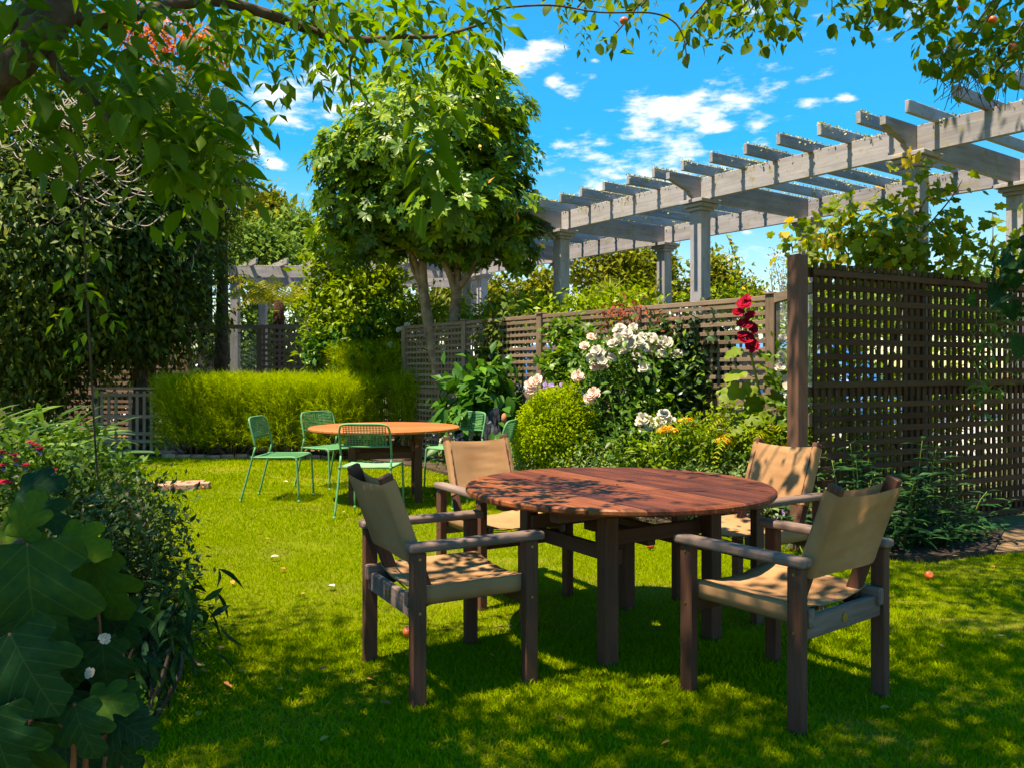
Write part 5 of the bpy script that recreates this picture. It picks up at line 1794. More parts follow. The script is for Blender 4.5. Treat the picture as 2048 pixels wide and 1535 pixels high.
mobj('terracotta_ornament', smooth(me), t, Matrix.Translation((.13, -.17, .78)))
# mixed flowers behind the far table
t = plant('bedding_flowers', 'low pink, mauve and yellow bedding flowers behind the far table', 'flowers', (-0.55, 9.95, 0),
          [ell(925, 890, 9.9, .28, .18), ell(905, 905, 9.9, .2, .15), ell(950, 900, 9.8, .2, .15)], 110, 7, 0.1, 0.06, 'oval', M_ROSELEAF, 0, seed=33, shell=0.3)
for k in range(46):
    p = at(random.gauss(925, 22), random.gauss(874, 8), 9.75)
    blossom(t, random.choice([B_PURP, B_YEL, B_SMALLW, B_PINK, B_PURP]), p, s=random.choice([.5, .6]) if k % 3 == 2 else .9)

# ---- round lime bush
t = plant('round_bush', 'clipped round lime-green bush left of the rose bush', 'bush', (0.48, 8.3, 0),
          [ell(1122, 855, 8.3, .40, .37), ell(1118, 890, 8.25, .42, .32)], 3600, 9, 0.07, 0.036, 'oval', M_HEDGE, 0, seed=35, shell=0.75, lumps=0.07, bias=0.5, jit=0.7, up=0.2, stems=6)
t2 = thing('mauve_flowers', 'small mauve flowers along the top of the round lime bush', 'flowers', (0.5, 9.05, 0))
for k in range(16):
    p = at(1090 + 9 * (k % 8) + random.uniform(-6, 6), random.uniform(768, 786), 8.45)
    blossom(t2, B_PURP, p, s=1.1)
    limbs(t2, 'stem', [([Vector((p.x * .5 + .25, 9.05, 0.0)), Vector((p.x, 8.95, .8)), p], [.003, .003, .002])], M_STEM, 4)

# ---- ferns, yarrow, hollyhock at the right end of the bed
for lab, x, y, d, n, L in [('golden fern under the hollyhock beside the stout post', 1500, 850, 7.0, 11, .5), ('golden fern at the foot of the lattice right of the white roses', 1430, 860, 7.35, 9, .42),
                           ('golden fern tucked against the stout post', 1570, 880, 6.75, 9, .42)]:
    c = at(x, y, d)
    t = thing('fern', lab, 'fern', (c.x, d, 0), 0, 'golden ferns at the end of the bed')
    for k in range(n):
        a = k / n * 6.283 + random.uniform(-.2, .2)
        frond(t, Vector((c.x, d, max(0.05, c.z - .35))), (math.cos(a), math.sin(a) * .8, 0), L * random.uniform(.8, 1.1), random.uniform(.3, .5), random.uniform(.4, .9), 0.085, M_FERN, 22)
    tube('crown_stem', [(0, 0, -.02), (0, 0, max(0.06, c.z - .34))], [.05, .035], M_FERNTRUNK, t, 8)
plant('leafy_filler', 'low yellow-green leafy plants along the front of the bed behind the table', 'plant', (1.5, 7.2, 0),
      [ell(1330, 905, 7.4, .3, .22), ell(1400, 900, 7.2, .3, .28), ell(1460, 880, 7.2, .3, .35), ell(1520, 900, 6.9, .3, .3), ell(1270, 930, 7.6, .25, .16)],
      420, 9, 0.13, 0.058, 'oval', M_LIME, 0, seed=37, shell=0.35, bias=0.35, stems=6, stem_mat=M_STEM)
plant('dark_perennials', 'dark green perennials under the white roses behind the table', 'plant', (1.0, 7.8, 0),
      [ell(1250, 900, 7.8, .35, .28), ell(1350, 910, 7.6, .35, .25), ell(1430, 930, 7.3, .4, .22), ell(1530, 940, 6.9, .3, .25), ell(1180, 900, 8.1, .3, .28)],
      330, 8, 0.15, 0.075, 'oval', M_ROSELEAF, 0, seed=39, shell=0.3, bias=0.3, stems=5)
plant('catmint', 'grey-green catmint spilling at the front of the bed behind the table', 'plant', (0.75, 7.75, 0),
      [ell(1060, 920, 8.25, .28, .20), ell(1130, 935, 8.0, .28, .18), ell(1200, 930, 7.75, .3, .17), ell(1260, 940, 7.5, .26, .15), ell(1050, 960, 8.1, .3, .2), ell(1120, 970, 7.9, .3, .2), ell(1200, 970, 7.6, .3, .2), ell(1290, 985, 7.3, .3, .2)],
      520, 10, 0.11, 0.034, 'oval', M_CAT, 0, seed=41, shell=0.3, bias=0.5, stems=0)
plant('lamb_ears', 'silvery-mauve low edging plants behind the right edge of the table', 'plant', (1.75, 6.85, 0),
      [ell(1400, 950, 7.0, .25, .12), ell(1480, 960, 6.8, .25, .12), ell(1440, 990, 6.9, .3, .15), ell(1520, 1000, 6.6, .25, .15)], 220, 9, 0.1, 0.045, 'oval', M_CAT, 0, seed=43, shell=0.3, bias=0.2)
t = thing('violets', 'mauve violets at the lawn edge under the table', 'flowers', (1.95, 6.75, 0))
for k in range(26):
    p = Vector((1.85 + random.uniform(-.35, .35), 6.75 + random.uniform(-.15, .15), random.uniform(.06, .22)))
    blossom(t, B_PURP, p, s=1.0)
    limbs(t, 'stem', [([Vector((p.x, p.y + .03, 0.0)), p], [.002, .002])], M_STEM, 4)
for lab, x, y, d, s in [('orange-yellow yarrow head below the lowest white roses', 1335, 862, 7.1, 1.0), ('orange-yellow yarrow head near the back of the right rear chair', 1448, 885, 6.9, .95), ('pale yellow yarrow head beside the lower white roses', 1373, 846, 7.3, .8)]:
    c = at(x, y, d)
    t = thing('yarrow', lab, 'flower', (c.x, d, 0), 0, 'yarrow heads')
    tube('stem', spline([(0.05, 0.1, 0), (0.02, 0.03, c.z * .6), (0, 0, c.z - .02)], 4), .005, M_STEM, t, 6)
    n = 230
    a, rr = rng.random(n) * 6.28, np.sqrt(rng.random(n)) * 0.085 * s
    P = np.stack([c.x + np.cos(a) * rr, d + np.sin(a) * rr, c.z + 0.03 - rr ** 2 * 5 + rng.random(n) * .012], 1)
    foliage(t, P, unit(rng.normal(size=(n, 3)) * .6 + np.array([0, 0, .4])), np.tile(np.array([0, 0, 1.0]), (n, 1)), 0.022, 'round', M_YFLOWER, None, 0, None, 'florets')

HD = 6.95
H = lambda x, y: at(x, y, HD)
t = thing('hollyhock', 'tall hollyhock with dark red flowers and a bare budding spire', 'flower', (H(1545, 900).x, HD, 0))
limbs(t, 'stem', [([Vector((H(1548, 900).x, HD, 0)), H(1535, 860), H(1518, 780), H(1500, 700), H(1488, 640), H(1482, 580), H(1474, 530), H(1462, 490), H(1452, 468)], [.014, .013, .012, .010, .009, .007, .006, .005, .003])], M_STEM, 8)
for (x, y, s) in [(1485, 610, 1.0), (1473, 627, .85), (1497, 632, .8), (1489, 650, 1.0), (1501, 657, .9), (1478, 648, .7), (1487, 677, 1.1), (1501, 691, 1.05), (1481, 670, .8), (1490, 597, .55)]:
    blossom(t, B_HOLLY, H(x, y) + Vector((0, -.05, 0)), s=s)
for k in range(15):
    y = 585 - k * 8
    x = np.interp(y, [465, 490, 530, 580], [1452, 1461, 1473, 1481])
    p = H(x + (6 if k % 2 else -6) * (1 - k / 22), y)
    blossom(t, B_YEL if k % 4 == 1 else leaf_variants('round', M_LIME), p, s=.8 if k % 4 == 1 else .05, name='bud')
lv = [(1474, 698, 60, 200), (1517, 705, 55, -20), (1519, 728, 60, -30), (1478, 742, 75, 190), (1534, 752, 70, -35), (1476, 775, 85, 200), (1540, 788, 90, -30), (1512, 792, 80, 250), (1500, 770, 60, 220), (1525, 820, 90, 200), (1560, 830, 90, -20), (1490, 840, 90, 200), (1545, 860, 90, -60), (1510, 870, 90, 240)]
P, D, Nn, S = [], [], [], []
for (x, y, s, a) in lv:
    P.append(H(x, y) + Vector((0, -.03, 0)))
    D.append((math.cos(R(a)), random.uniform(-.6, -.1), math.sin(R(a)) * .6 - .3))
    Nn.append((random.uniform(-.4, .4), -random.uniform(.1, .7), 0.8))
    S.append(s / F * HD * .72)
leaf_parts(t, 'leaf', 'mallow', M_VINE, np.array(P), np.array(D), np.array(Nn), np.array(S) * 0.82, rng.uniform(.1, .6, len(P)))
limbs(t, 'leaf_stalk', [([H(np.interp(l[1] + 14, [600, 700, 780, 860], [1482, 1500, 1518, 1535]), l[1] + 14), Vector(p)], [.004, .0025]) for l, p in zip(lv, P)], M_STEM, 5)
t = plant('white_rose', 'white roses leaning beside the stout fence post', 'rose', (2.28, 6.75, 0), [ell(1575, 730, 6.7, .12, .35), ell(1590, 800, 6.7, .14, .25), ell(1640, 700, 6.9, .15, .4)], 60, 7, 0.14, 0.07, 'oval', M_ROSELEAF, 100, 'oval_hi', seed=45, shell=.3, stems=5, stem_mat=M_STEM, bias=.6)
for (x, y, s) in [(1567, 678, .95), (1583, 672, .6), (1562, 710, .7), (1560, 735, .8), (1582, 768, 1.4), (1563, 722, .5), (1578, 790, .8), (1635, 640, .7), (1642, 665, .6)]:
    blossom(t, B_WHITE, at(x, y, 6.45), s=s)

# ---- bright low hedge just behind the long fence
for lab, es, sd_ in [('bright lime shrubs showing over the long lattice left of the near column', [(970, 645, 12.5, .5, .22), (1040, 635, 12, .5, .22), (1080, 640, 11.5, .4, .2)], 51),
                     ('bright lime shrubs showing over the long lattice by the hollyhock', [(1180, 625, 11.5, .5, .2), (1260, 620, 11, .5, .25), (1420, 612, 10.5, .3, .15), (1480, 610, 10.3, .25, .15)], 52)]:
    E = [ell(*e_[:4], e_[4]) for e_ in es]
    c = np.mean(np.array(E), 0)
    plant('boundary_shrub', lab, 'shrub', (c[0], c[1], 0), E, 260, 10, 0.2, 0.10, 'oval', M_LIME, 0, seed=sd_, shell=.4, bias=.6, stems=6, group='lime shrubs behind the long lattice')

# ---- vine over the right fence and pergola column
VE = [ell(1640, 490, 7.1, .28, .22), ell(1720, 490, 7.2, .40, .28), ell(1800, 480, 7.3, .42, .32), ell(1830, 420, 7.35, .25, .22), ell(1890, 470, 7.3, .26, .22), ell(1690, 440, 7.2, .16, .12), ell(1830, 350, 7.4, .10, .14),
      ell(1960, 520, 7.6, .35, .12), ell(2040, 500, 7.6, .3, .16), ell(1880, 520, 7.3, .45, .12), ell(1620, 470, 7.0, .16, .2), ell(1770, 540, 7.1, .6, .1), ell(1930, 440, 7.3, .2, .10), ell(1838, 300, 7.5, .06, .10)]
t = plant('climbing_vine', 'yellow-green leafy vine tumbling over the tall dark lattice at the right', 'climber', (3.3, 7.3, 0), VE, 200, 6, 0.22, 0.085, 'vine_lo', M_VINE, 300, 'vine', seed=61, shell=.15, bias=.5, droop=.55, up=.4, jit=.6, tint=.5)
limbs(t, 'stem', [([Vector((3.3, 7.35, 0)), Vector((3.3, 7.3, 1.2)), at(1820, 540, 7.3), at(1850, 400, 7.35), at(1935, 380, 7.35)], [.02, .018, .014, .009, .003]), ([at(1820, 540, 7.3), at(1760, 500, 7.2), at(1680, 450, 7.15)], [.012, .008, .003]),
                  ([at(1840, 470, 7.3), at(1900, 400, 7.3), at(1925, 360, 7.3)], [.008, .006, .003]), ([at(1700, 520, 7.15), at(1660, 440, 7.1)], [.008, .003]), ([at(1985, 520, 7.6), at(1986, 440, 7.6), at(1984, 425, 7.6)], [.006, .004, .002])], M_BARKD, 6)
plant('fence_backdrop_shrub', 'sunlit yellow-green shrubs glimpsed through the tall dark lattice', 'shrub', (3.5, 8.0, 0),
      [(2.7, 7.6, .9, .35, .3, .8), (3.2, 7.9, .9, .45, .3, .9), (3.9, 8.3, .8, .5, .35, .8), (4.6, 8.7, .9, .5, .4, .9), (3.0, 7.75, 1.6, .4, .25, .4)], 420, 9, .2, .10, 'oval', M_LIME, 0, seed=63, shell=.3, bias=.55, stems=7)
t = thing('orange_flowers', 'orange-red blooms glimpsed through the far end of the dark lattice', 'flowers', (4.9, 8.05, 0))
for (x, y) in [(1985, 764), (1986, 810), (2014, 810), (2030, 762), (1950, 813), (1998, 770), (2016, 760), (1948, 824), (2015, 830)]:
    p = at(x, y, 7.95)
    blossom(t, B_HOLLY if False else B_YEL, p, s=2.4)
    limbs(t, 'stem', [([Vector((p.x * .6 + 1.96, 8.05, 0)), p], [.005, .004])], M_STEM, 5)
# dark leaves hanging at the right edge, nearest
t = plant('overhanging_fig', 'dark broad leaves hanging in at the right edge over the lattice', 'shrub', (3.75, 4.95, 0), [ell(2048, 560, 5.0, .13, .22), ell(2075, 640, 5.0, .16, .2), ell(2060, 500, 5.0, .1, .15)], 11, 4, .16, .12, 'vine_lo', M_OAK, 80, 'vine', seed=65, shell=.2, droop=.8, bias=.3)
limbs(t, 'stem', [([Vector((3.75, 4.95, 0)), Vector((3.6, 5, 1.2)), at(2110, 600, 5.0), at(2060, 520, 5.0)], [.03, .022, .014, .005])], M_BARKD, 7)
plant('lattice_creeper', 'thin light green creeper shoots on the right part of the dark lattice', 'climber', (4.05, 6.95, 0),
      [ell(1960, 690, 6.85, .08, .10), ell(1990, 640, 6.9, .08, .06), ell(1965, 775, 6.85, .09, .05), ell(2010, 630, 7.0, .08, .1), ell(1950, 820, 6.85, .07, .06), ell(2030, 740, 6.95, .05, .1)], 34, 5, .1, .10, 'narrow', M_STRAP, 150, 'narrow_hi', seed=67, shell=.2, bias=.8)

# ---- narrow-leaved shrub under the right fence
WE = [ell(1760, 1000, 6.0, .28, .30), ell(1830, 960, 6.1, .25, .32), ell(1900, 1010, 6.2, .28, .26), ell(1970, 1030, 6.4, .25, .2), ell(1800, 1060, 5.95, .4, .2), ell(1720, 920, 6.2, .2, .2), ell(1900, 1060, 6.1, .35, .18), ell(1850, 920, 6.2, .12, .15), ell(1700, 1000, 6.1, .25, .35), ell(1640, 1040, 6.1, .3, .25)]
t = thing('narrow_leaved_shrub', 'dark narrow-leaved shrub along the foot of the tall dark lattice', 'shrub', (2.85, 6.15, 0))
P, D, Nn, S, rn = [], [], [], [], []
st = []
for k in range(85):
    e_ = WE[k % len(WE)]
    q = Vector(e_[:3]) + Vector(rand_dirs(1)[0] * np.array([e_[3], e_[4] * .6, e_[5]]))
    q.z = max(q.z, .12)
    rt = Vector((q.x * .85 + .42, 6.15 + (q.y - 6.1) * .3 + (q.x - 2.8) * .25, 0))
    mid = (rt + q) / 2 + Vector((0, 0, .08))
    st.append(([rt, mid, q], [.006, .005, .0025]))
    for j in range(11):
        u = .25 + .75 * j / 10
        p = (rt * (1 - u) ** 2 + mid * 2 * u * (1 - u) + q * u * u)
        a = j * 2.4 + k
        d = Vector((math.cos(a), math.sin(a) * .9, .45 - .7 * (1 - u)))
        P.append(p)
        D.append(d)
        Nn.append((0, -.2, 1))
        S.append(random.uniform(.11, .17))
        rn.append(np.clip(.25 + .5 * max(0, u - .6) + random.uniform(-.15, .25), 0, .98))
foliage(t, np.array(P), np.array(D), np.array(Nn) + rng.normal(size=(len(P), 3)) * .2, np.array(S), 'narrow', M_WILLOW, np.array(rn), 300, 'narrow_hi')
limbs(t, 'stem', st[::3], M_STEM, 5)

# ---- left border: strap leaves, fuchsia, azalea, hydrangea
t = thing('strap_leaved_plant', 'clump of arching strap leaves at the left edge below the evergreen', 'plant', (-3.15, 5.3, 0))
P, D, Nn, S = [], [], [], []
for k in range(430):
    bx, by = min(-2.95, random.gauss(-3.3, .3)), random.gauss(5.35, .3)
    bz = random.uniform(.45, .95) - abs(bx + 3.3) * .25
    a = random.gauss(0.15, .8)
    P.append((bx, by, bz))
    D.append((math.cos(a) * random.uniform(.5, 1.1), -abs(math.sin(a)) * .5, random.uniform(.35, 1.0)))
    Nn.append((-.4 * math.cos(a), -.3, 1))
    S.append(random.uniform(.26, .42))
foliage(t, np.array(P), np.array(D), np.array(Nn), np.array(S), 'strap', M_STRAP, rng.random(430) * .9, 300)
limbs(t, 'stem', [([Vector((-3.15 + random.uniform(-.3, .3), 5.3 + random.uniform(-.2, .2), 0)), Vector((-3.2 + random.uniform(-.4, .4), 5.35, .75))], [.03, .02]) for k in range(9)], M_STEM, 6)
t = plant('fuchsia', 'fuchsia bush with hanging red and purple flowers at the left edge', 'shrub', (-2.35, 4.2, 0),
          [ell(60, 960, 4.2, .42, .22), ell(160, 950, 4.3, .36, .2), ell(215, 965, 4.6, .24, .14), ell(30, 1040, 4.1, .4, .3), ell(180, 1030, 4.2, .35, .25)], 520, 9, .13, .052, 'oval', M_FUCH, 200, 'oval_hi', seed=71, shell=.45, bias=.45, stems=8, stem_mat=M_REDSTEM, up=.7)
for (x, y) in [(72, 885), (28, 905), (4, 900), (6, 925), (50, 925), (105, 935), (4, 958), (80, 892), (14, 960), (32, 915), (60, 880)]:
    p = at(x, y, 3.85)
    blossom(t, B_FUCH, p, (0, -.2, 1), s=.62 if y < 950 else .8, name='sepals')
    blossom(t, B_FUCHP, p - Vector((0, 0, .022)), (0, -.2, 1), s=.55, name='corolla')
plant('azalea', 'dark small-leaved azalea with rusty spent flowers beside the lawn', 'shrub', (-1.85, 3.75, 0),
      [ell(230, 1090, 3.7, .32, .28), ell(300, 1160, 3.6, .2, .24), ell(200, 1200, 3.6, .33, .3), ell(290, 1030, 4.0, .2, .16), ell(250, 1260, 3.5, .3, .25), ell(130, 1080, 3.8, .3, .3)],
      780, 10, .10, .038, 'oval', M_AZALEA, 250, 'oval_hi', seed=73, shell=.5, bias=.38, stems=10, up=.8)
plant('peony', 'low dark broad-leaved plant at the lawn edge below the azalea', 'plant', (-1.45, 3.2, 0),
      [ell(320, 1200, 3.3, .16, .16), ell(330, 1280, 3.2, .14, .12), ell(270, 1290, 3.2, .18, .14)], 36, 4, .12, .125, 'narrow', M_OAK, 140, 'narrow_hi', seed=75, shell=.3, bias=.2, droop=.5, stems=5)
plant('yellow_spirea', 'small sprig of yellow-green leaves at the lawn edge at the lower left', 'plant', (-1.18, 2.75, 0), [ell(310, 1405, 2.7, .09, .03), ell(270, 1400, 2.7, .05, .03), ell(170, 1090, 2.9, .07, .04)], 26, 7, .05, .022, 'oval', M_LIME, 150, 'oval_hi', seed=76, shell=.2, bias=.5)

t = thing('oakleaf_hydrangea', 'large blue-green lobed hydrangea leaves filling the lower left corner', 'shrub', (-1.25, 1.9, 0))
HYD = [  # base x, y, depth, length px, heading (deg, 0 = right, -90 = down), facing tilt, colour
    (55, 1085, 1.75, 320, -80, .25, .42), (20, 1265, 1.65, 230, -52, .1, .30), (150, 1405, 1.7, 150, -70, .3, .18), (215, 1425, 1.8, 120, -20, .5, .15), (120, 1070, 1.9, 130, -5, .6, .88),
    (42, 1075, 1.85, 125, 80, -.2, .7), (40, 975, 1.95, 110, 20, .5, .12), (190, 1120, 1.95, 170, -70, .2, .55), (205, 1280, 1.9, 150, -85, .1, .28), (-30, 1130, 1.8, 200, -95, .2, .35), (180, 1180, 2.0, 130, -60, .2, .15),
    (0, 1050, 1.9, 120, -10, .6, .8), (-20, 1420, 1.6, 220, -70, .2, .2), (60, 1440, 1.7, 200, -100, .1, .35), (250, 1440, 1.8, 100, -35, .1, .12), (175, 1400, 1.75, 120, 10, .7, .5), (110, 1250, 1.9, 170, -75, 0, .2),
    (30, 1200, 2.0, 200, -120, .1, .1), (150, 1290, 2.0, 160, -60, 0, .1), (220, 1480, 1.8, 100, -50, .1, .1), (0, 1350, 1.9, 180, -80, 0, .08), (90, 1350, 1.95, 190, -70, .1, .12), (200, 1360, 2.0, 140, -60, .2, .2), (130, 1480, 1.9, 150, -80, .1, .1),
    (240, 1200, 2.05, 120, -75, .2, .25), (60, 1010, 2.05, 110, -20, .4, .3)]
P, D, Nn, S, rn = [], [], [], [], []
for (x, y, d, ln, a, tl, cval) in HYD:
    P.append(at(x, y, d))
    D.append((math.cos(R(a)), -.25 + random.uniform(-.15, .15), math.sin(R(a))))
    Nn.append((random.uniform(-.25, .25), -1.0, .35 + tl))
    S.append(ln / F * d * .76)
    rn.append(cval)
for k in range(110):
    x, y = random.uniform(-60, 250), random.uniform(1080, 1600)
    if x > 120 + (y - 1080) * .28:
        continue
    d = random.uniform(1.95, 2.35)
    a = random.gauss(-75, 35)
    P.append(at(x, y, d))
    D.append((math.cos(R(a)), random.uniform(-.4, .2), math.sin(R(a))))
    Nn.append((random.uniform(-.4, .4), -.8, random.uniform(.1, 1.0)))
    S.append(random.uniform(.08, .15))
    rn.append(random.uniform(.02, .5))
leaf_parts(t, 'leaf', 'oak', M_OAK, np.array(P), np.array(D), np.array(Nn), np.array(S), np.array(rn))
paths = [([Vector((-1.25 + random.uniform(-.1, .1), 2.0, 0)), Vector((p.x * .8 - .25, p.y + .08, p.z * .55)), p], [.010, .008, .004]) for p in P[:26]]
paths.append(([at(-20, 1130, 1.8), at(20, 1095, 1.8), at(45, 1075, 1.82)], [.008, .007, .004]))
limbs(t, 'stem', paths, M_REDSTEM, 6)
for (x, y) in [(210, 1275), (180, 1345)]:
    blossom(t, B_SMALLW, at(x, y, 1.85), s=.42, name='sepal_flower')

# ================================================================== OVERHANGING TREES (they shade the foreground)
t = thing('overhanging_tree', 'tree with broad compound leaves overhanging the lawn from the upper left', 'tree', (-2.45, 2.2, 0))
limbs(t, 'trunk', [([(-2.45, 2.2, -.05), (-2.4, 2.22, 1.0), (-2.1, 2.4, 1.9), (-1.70, 2.6, 2.20), (-1.52, 2.62, 2.36), (-1.42, 2.62, 2.62), (-1.6, 2.4, 3.5), (-2.2, 2.0, 5.0)], [.13, .115, .09, .065, .055, .05, .045, .03])], M_BARKD, 12)
limbs(t, 'branch', [([(-2.1, 2.4, 1.95), at(-60, 60, 2.7), at(30, 40, 2.7), at(90, 10, 2.75), at(140, -60, 2.8)], [.07, .05, .045, .04, .03]),
                    ([at(90, 10, 2.75), at(180, 42, 2.9), at(255, 32, 3.0), at(330, 14, 3.1), at(430, 2, 3.2), at(540, 30, 3.3), at(640, 68, 3.4), at(720, 80, 3.4), at(800, 74, 3.4), at(880, 72, 3.4), at(975, 45, 3.45)], [.03, .028, .026, .024, .022, .021, .019, .015, .011, .008, .005]),
                    ([at(95, 95, 2.65), at(120, 145, 2.68), at(165, 178, 2.7), at(225, 245, 2.7), at(300, 335, 2.7)], [.016, .014, .012, .009, .004]),
                    ([at(640, 68, 3.4), at(625, 20, 3.4), at(660, -40, 3.4)], [.012, .011, .01]), ([at(720, 80, 3.4), at(700, 130, 3.35), at(705, 190, 3.3)], [.007, .006, .003]),
                    ([at(975, 45, 3.45), at(985, 20, 3.5), at(1100, 11, 3.6), at(1200, 25, 3.6), at(1300, 26, 3.6), at(1345, 42, 3.6), at(1365, 70, 3.6), at(1372, 105, 3.6), at(1375, 137, 3.6)], [.005, .005, .0045, .004, .004, .004, .0035, .003, .0025]),
                    ([at(140, 250, 2.9), at(165, 400, 2.95), at(172, 560, 3.0), at(180, 700, 3.0), at(190, 880, 3.05), at(196, 960, 3.1)], [.005, .004, .004, .004, .0035, .003])], M_BARKD, 8)
LP, LD, LN, LS, LR = [], [], [], [], []


def sprig(p, d, rach, n, ls, col, jit=.15):
    d = Vector(d).normalized()
    sd = d.cross(Vector((random.uniform(-.3, .3), random.uniform(-1, -.2), random.uniform(.2, 1)))).normalized()
    for k in range(n):
        u = (k // 2 + .6) / ((n + 1) / 2)
        s = 1 if k % 2 else -1
        q = p + d * rach * u + Vector((0, 0, -.25 * rach * u * u))
        if k == n - 1:
            dd = d + Vector((0, 0, -.3))
        else:
            dd = sd * s * 1.0 + d * .55 + Vector((0, 0, -.35))
        dd = dd + Vector(rng.normal(size=3)) * jit
        LP.append(q)
        LD.append(dd)
        LN.append(Vector((random.uniform(-.5, .3), random.uniform(-.5, .4), .8)))
        LS.append(ls * random.uniform(.75, 1.2))
        LR.append(min(.98, max(0, col + random.uniform(-.2, .2))))


for k in range(115):
    x, y = random.uniform(-20, 420), random.uniform(-60, 330)
    if y > 190 + x * .45 or (x > 300 and y < 60 and random.random() < .5):
        continue
    p = at(x, y, random.uniform(2.25, 3.3))
    sprig(p, (random.uniform(-.3, .8), random.uniform(-.5, .3), random.uniform(-.9, .1)), .22, random.choice([7, 7, 9]), .083, .40)
for k in range(30):
    p = at(random.uniform(250, 410), random.uniform(190, 370), random.uniform(2.4, 2.9))
    sprig(p, (random.uniform(.2, .9), -.2, random.uniform(-.7, .1)), .18, 7, .075, .7)  # lighter leaf tone paints these sprigs as sunlit
for k in range(60):
    x = random.uniform(390, 660)
    y = random.uniform(-40, 60 + 60 * random.random())
    p = at(x, y, random.uniform(2.9, 3.8))
    sprig(p, (random.uniform(-.4, .7), random.uniform(-.4, .4), random.uniform(-.9, .05)), .18, 7, .068, .42)
for k in range(90):
    x = random.uniform(600, 975)
    y = random.uniform(-50, 150 - abs(x - 800) * .12)
    p = at(x, y, random.uniform(2.9, 3.9))
    sprig(p, (random.uniform(-.5, .6), random.uniform(-.4, .4), random.uniform(-.9, .1)), .18, 7, .078, .42)
for (x, y, d) in [(530, 120, 3.1), (560, 150, 3.1), (830, 215, 2.6), (865, 240, 2.55), (850, 280, 2.6), (900, 200, 2.7), (955, 60, 3.2), (985, 40, 3.3), (60, 150, 2.4), (130, 200, 2.3), (240, 60, 2.2)]:
    sprig(at(x, y, d), (random.uniform(-.2, .3), -.1, -1), .2, 7, .095 if d < 2.8 else .07, .35)
for (x, y, s) in [(175, 480, .07), (168, 520, .07), (160, 560, .075), (190, 575, .075), (150, 610, .08), (205, 620, .07), (180, 660, .055), (170, 705, .05), (188, 770, .04), (185, 430, .07)]:
    sprig(at(x, y, 2.98), (random.choice([-1, 1]) * .7, -.1, -.5), .10, 5, s * .8, .8)
for (x, y, m_) in [(985, 70, 0), (1125, 20, 0), (1172, 45, 0), (1165, 30, 0), (1305, 28, 0)]:
    sprig(at(x, y, 3.55), (random.uniform(-.15, .15), 0, -1), .13, 9, .038 if x > 1000 else .07, .2, .05)
NV = len(LP)


def shade_clumps(regions, seed):
    """crown parts above the frame, listed by the ground they shade"""
    C_ = []
    for (x0, x1, d0, d1, dens) in regions:
        st_ = 1 / math.sqrt(dens)
        for q_ in range(int((x1 - x0) / st_ + .5) * int((d1 - d0) / st_ + .5)):
            nx_ = int((x1 - x0) / st_ + .5)
            x = x0 + (q_ % nx_ + .5 + random.uniform(-.45, .45)) * st_
            d = d0 + (q_ // nx_ + .5 + random.uniform(-.45, .45)) * st_
            h = (1.33 + .446 * d) / (1 - .446 * SUN.y / SUN.z) + 1.3 + random.random() * 2.6
            C_.append((x + SUN.x / SUN.z * h, d + SUN.y / SUN.z * h, h))
    return np.array(C_)


Cs = shade_clumps([(-2.6, -0.95, 1.2, 4.3, 16), (-1.0, -0.5, 1.3, 2.4, 14), (-2.2, -0.9, 4.2, 4.7, 6), (-0.95, 0.3, 1.9, 3.25, 26), (-.60, -.15, 3.3, 3.75, 12)], 1)
per = 90
cc = np.repeat(Cs, per, 0) + rng.normal(size=(len(Cs) * per, 3)) * np.array([.20, .20, .14])
P = np.concatenate([np.array([list(p) for p in LP]), cc])
D = np.concatenate([np.array([list(p) for p in LD]), unit(rng.normal(size=cc.shape) + np.array([0, 0, -.4]))])
Nn = np.concatenate([np.array([list(p) for p in LN]), unit(rng.normal(size=cc.shape) * .5 + np.array([0, 0, 1]))])
S = np.concatenate([np.array(LS), .062 + .03 * rng.random(len(cc))])
rn = np.concatenate([np.array(LR), rng.random(len(cc)) * .8])
px = 1024 + P[:, 0] / np.maximum(P[:, 1], .1) * F
py = 740 + (HC - P[:, 2]) / np.maximum(P[:, 1], .1) * F
ok = np.ones(len(P), bool)
ok[NV:] = ~((py[NV:] > -30) & (P[NV:, 1] > .3))
foliage(t, P[ok], D[ok], Nn[ok], S[ok], 'oval', M_LEAFA, rn[ok], 300, 'oval_hi', 'crown')
cb = [([(-2.2, 2.0, 5.0), ((-2.2 + c_[0]) / 2, (2.0 + c_[1]) / 2, max(4.9, c_[2] - .3)), tuple(c_)], [.035, .02, .006]) for c_ in Cs[::9]]
limbs(t, 'branch', cb, M_BARKD, 6)

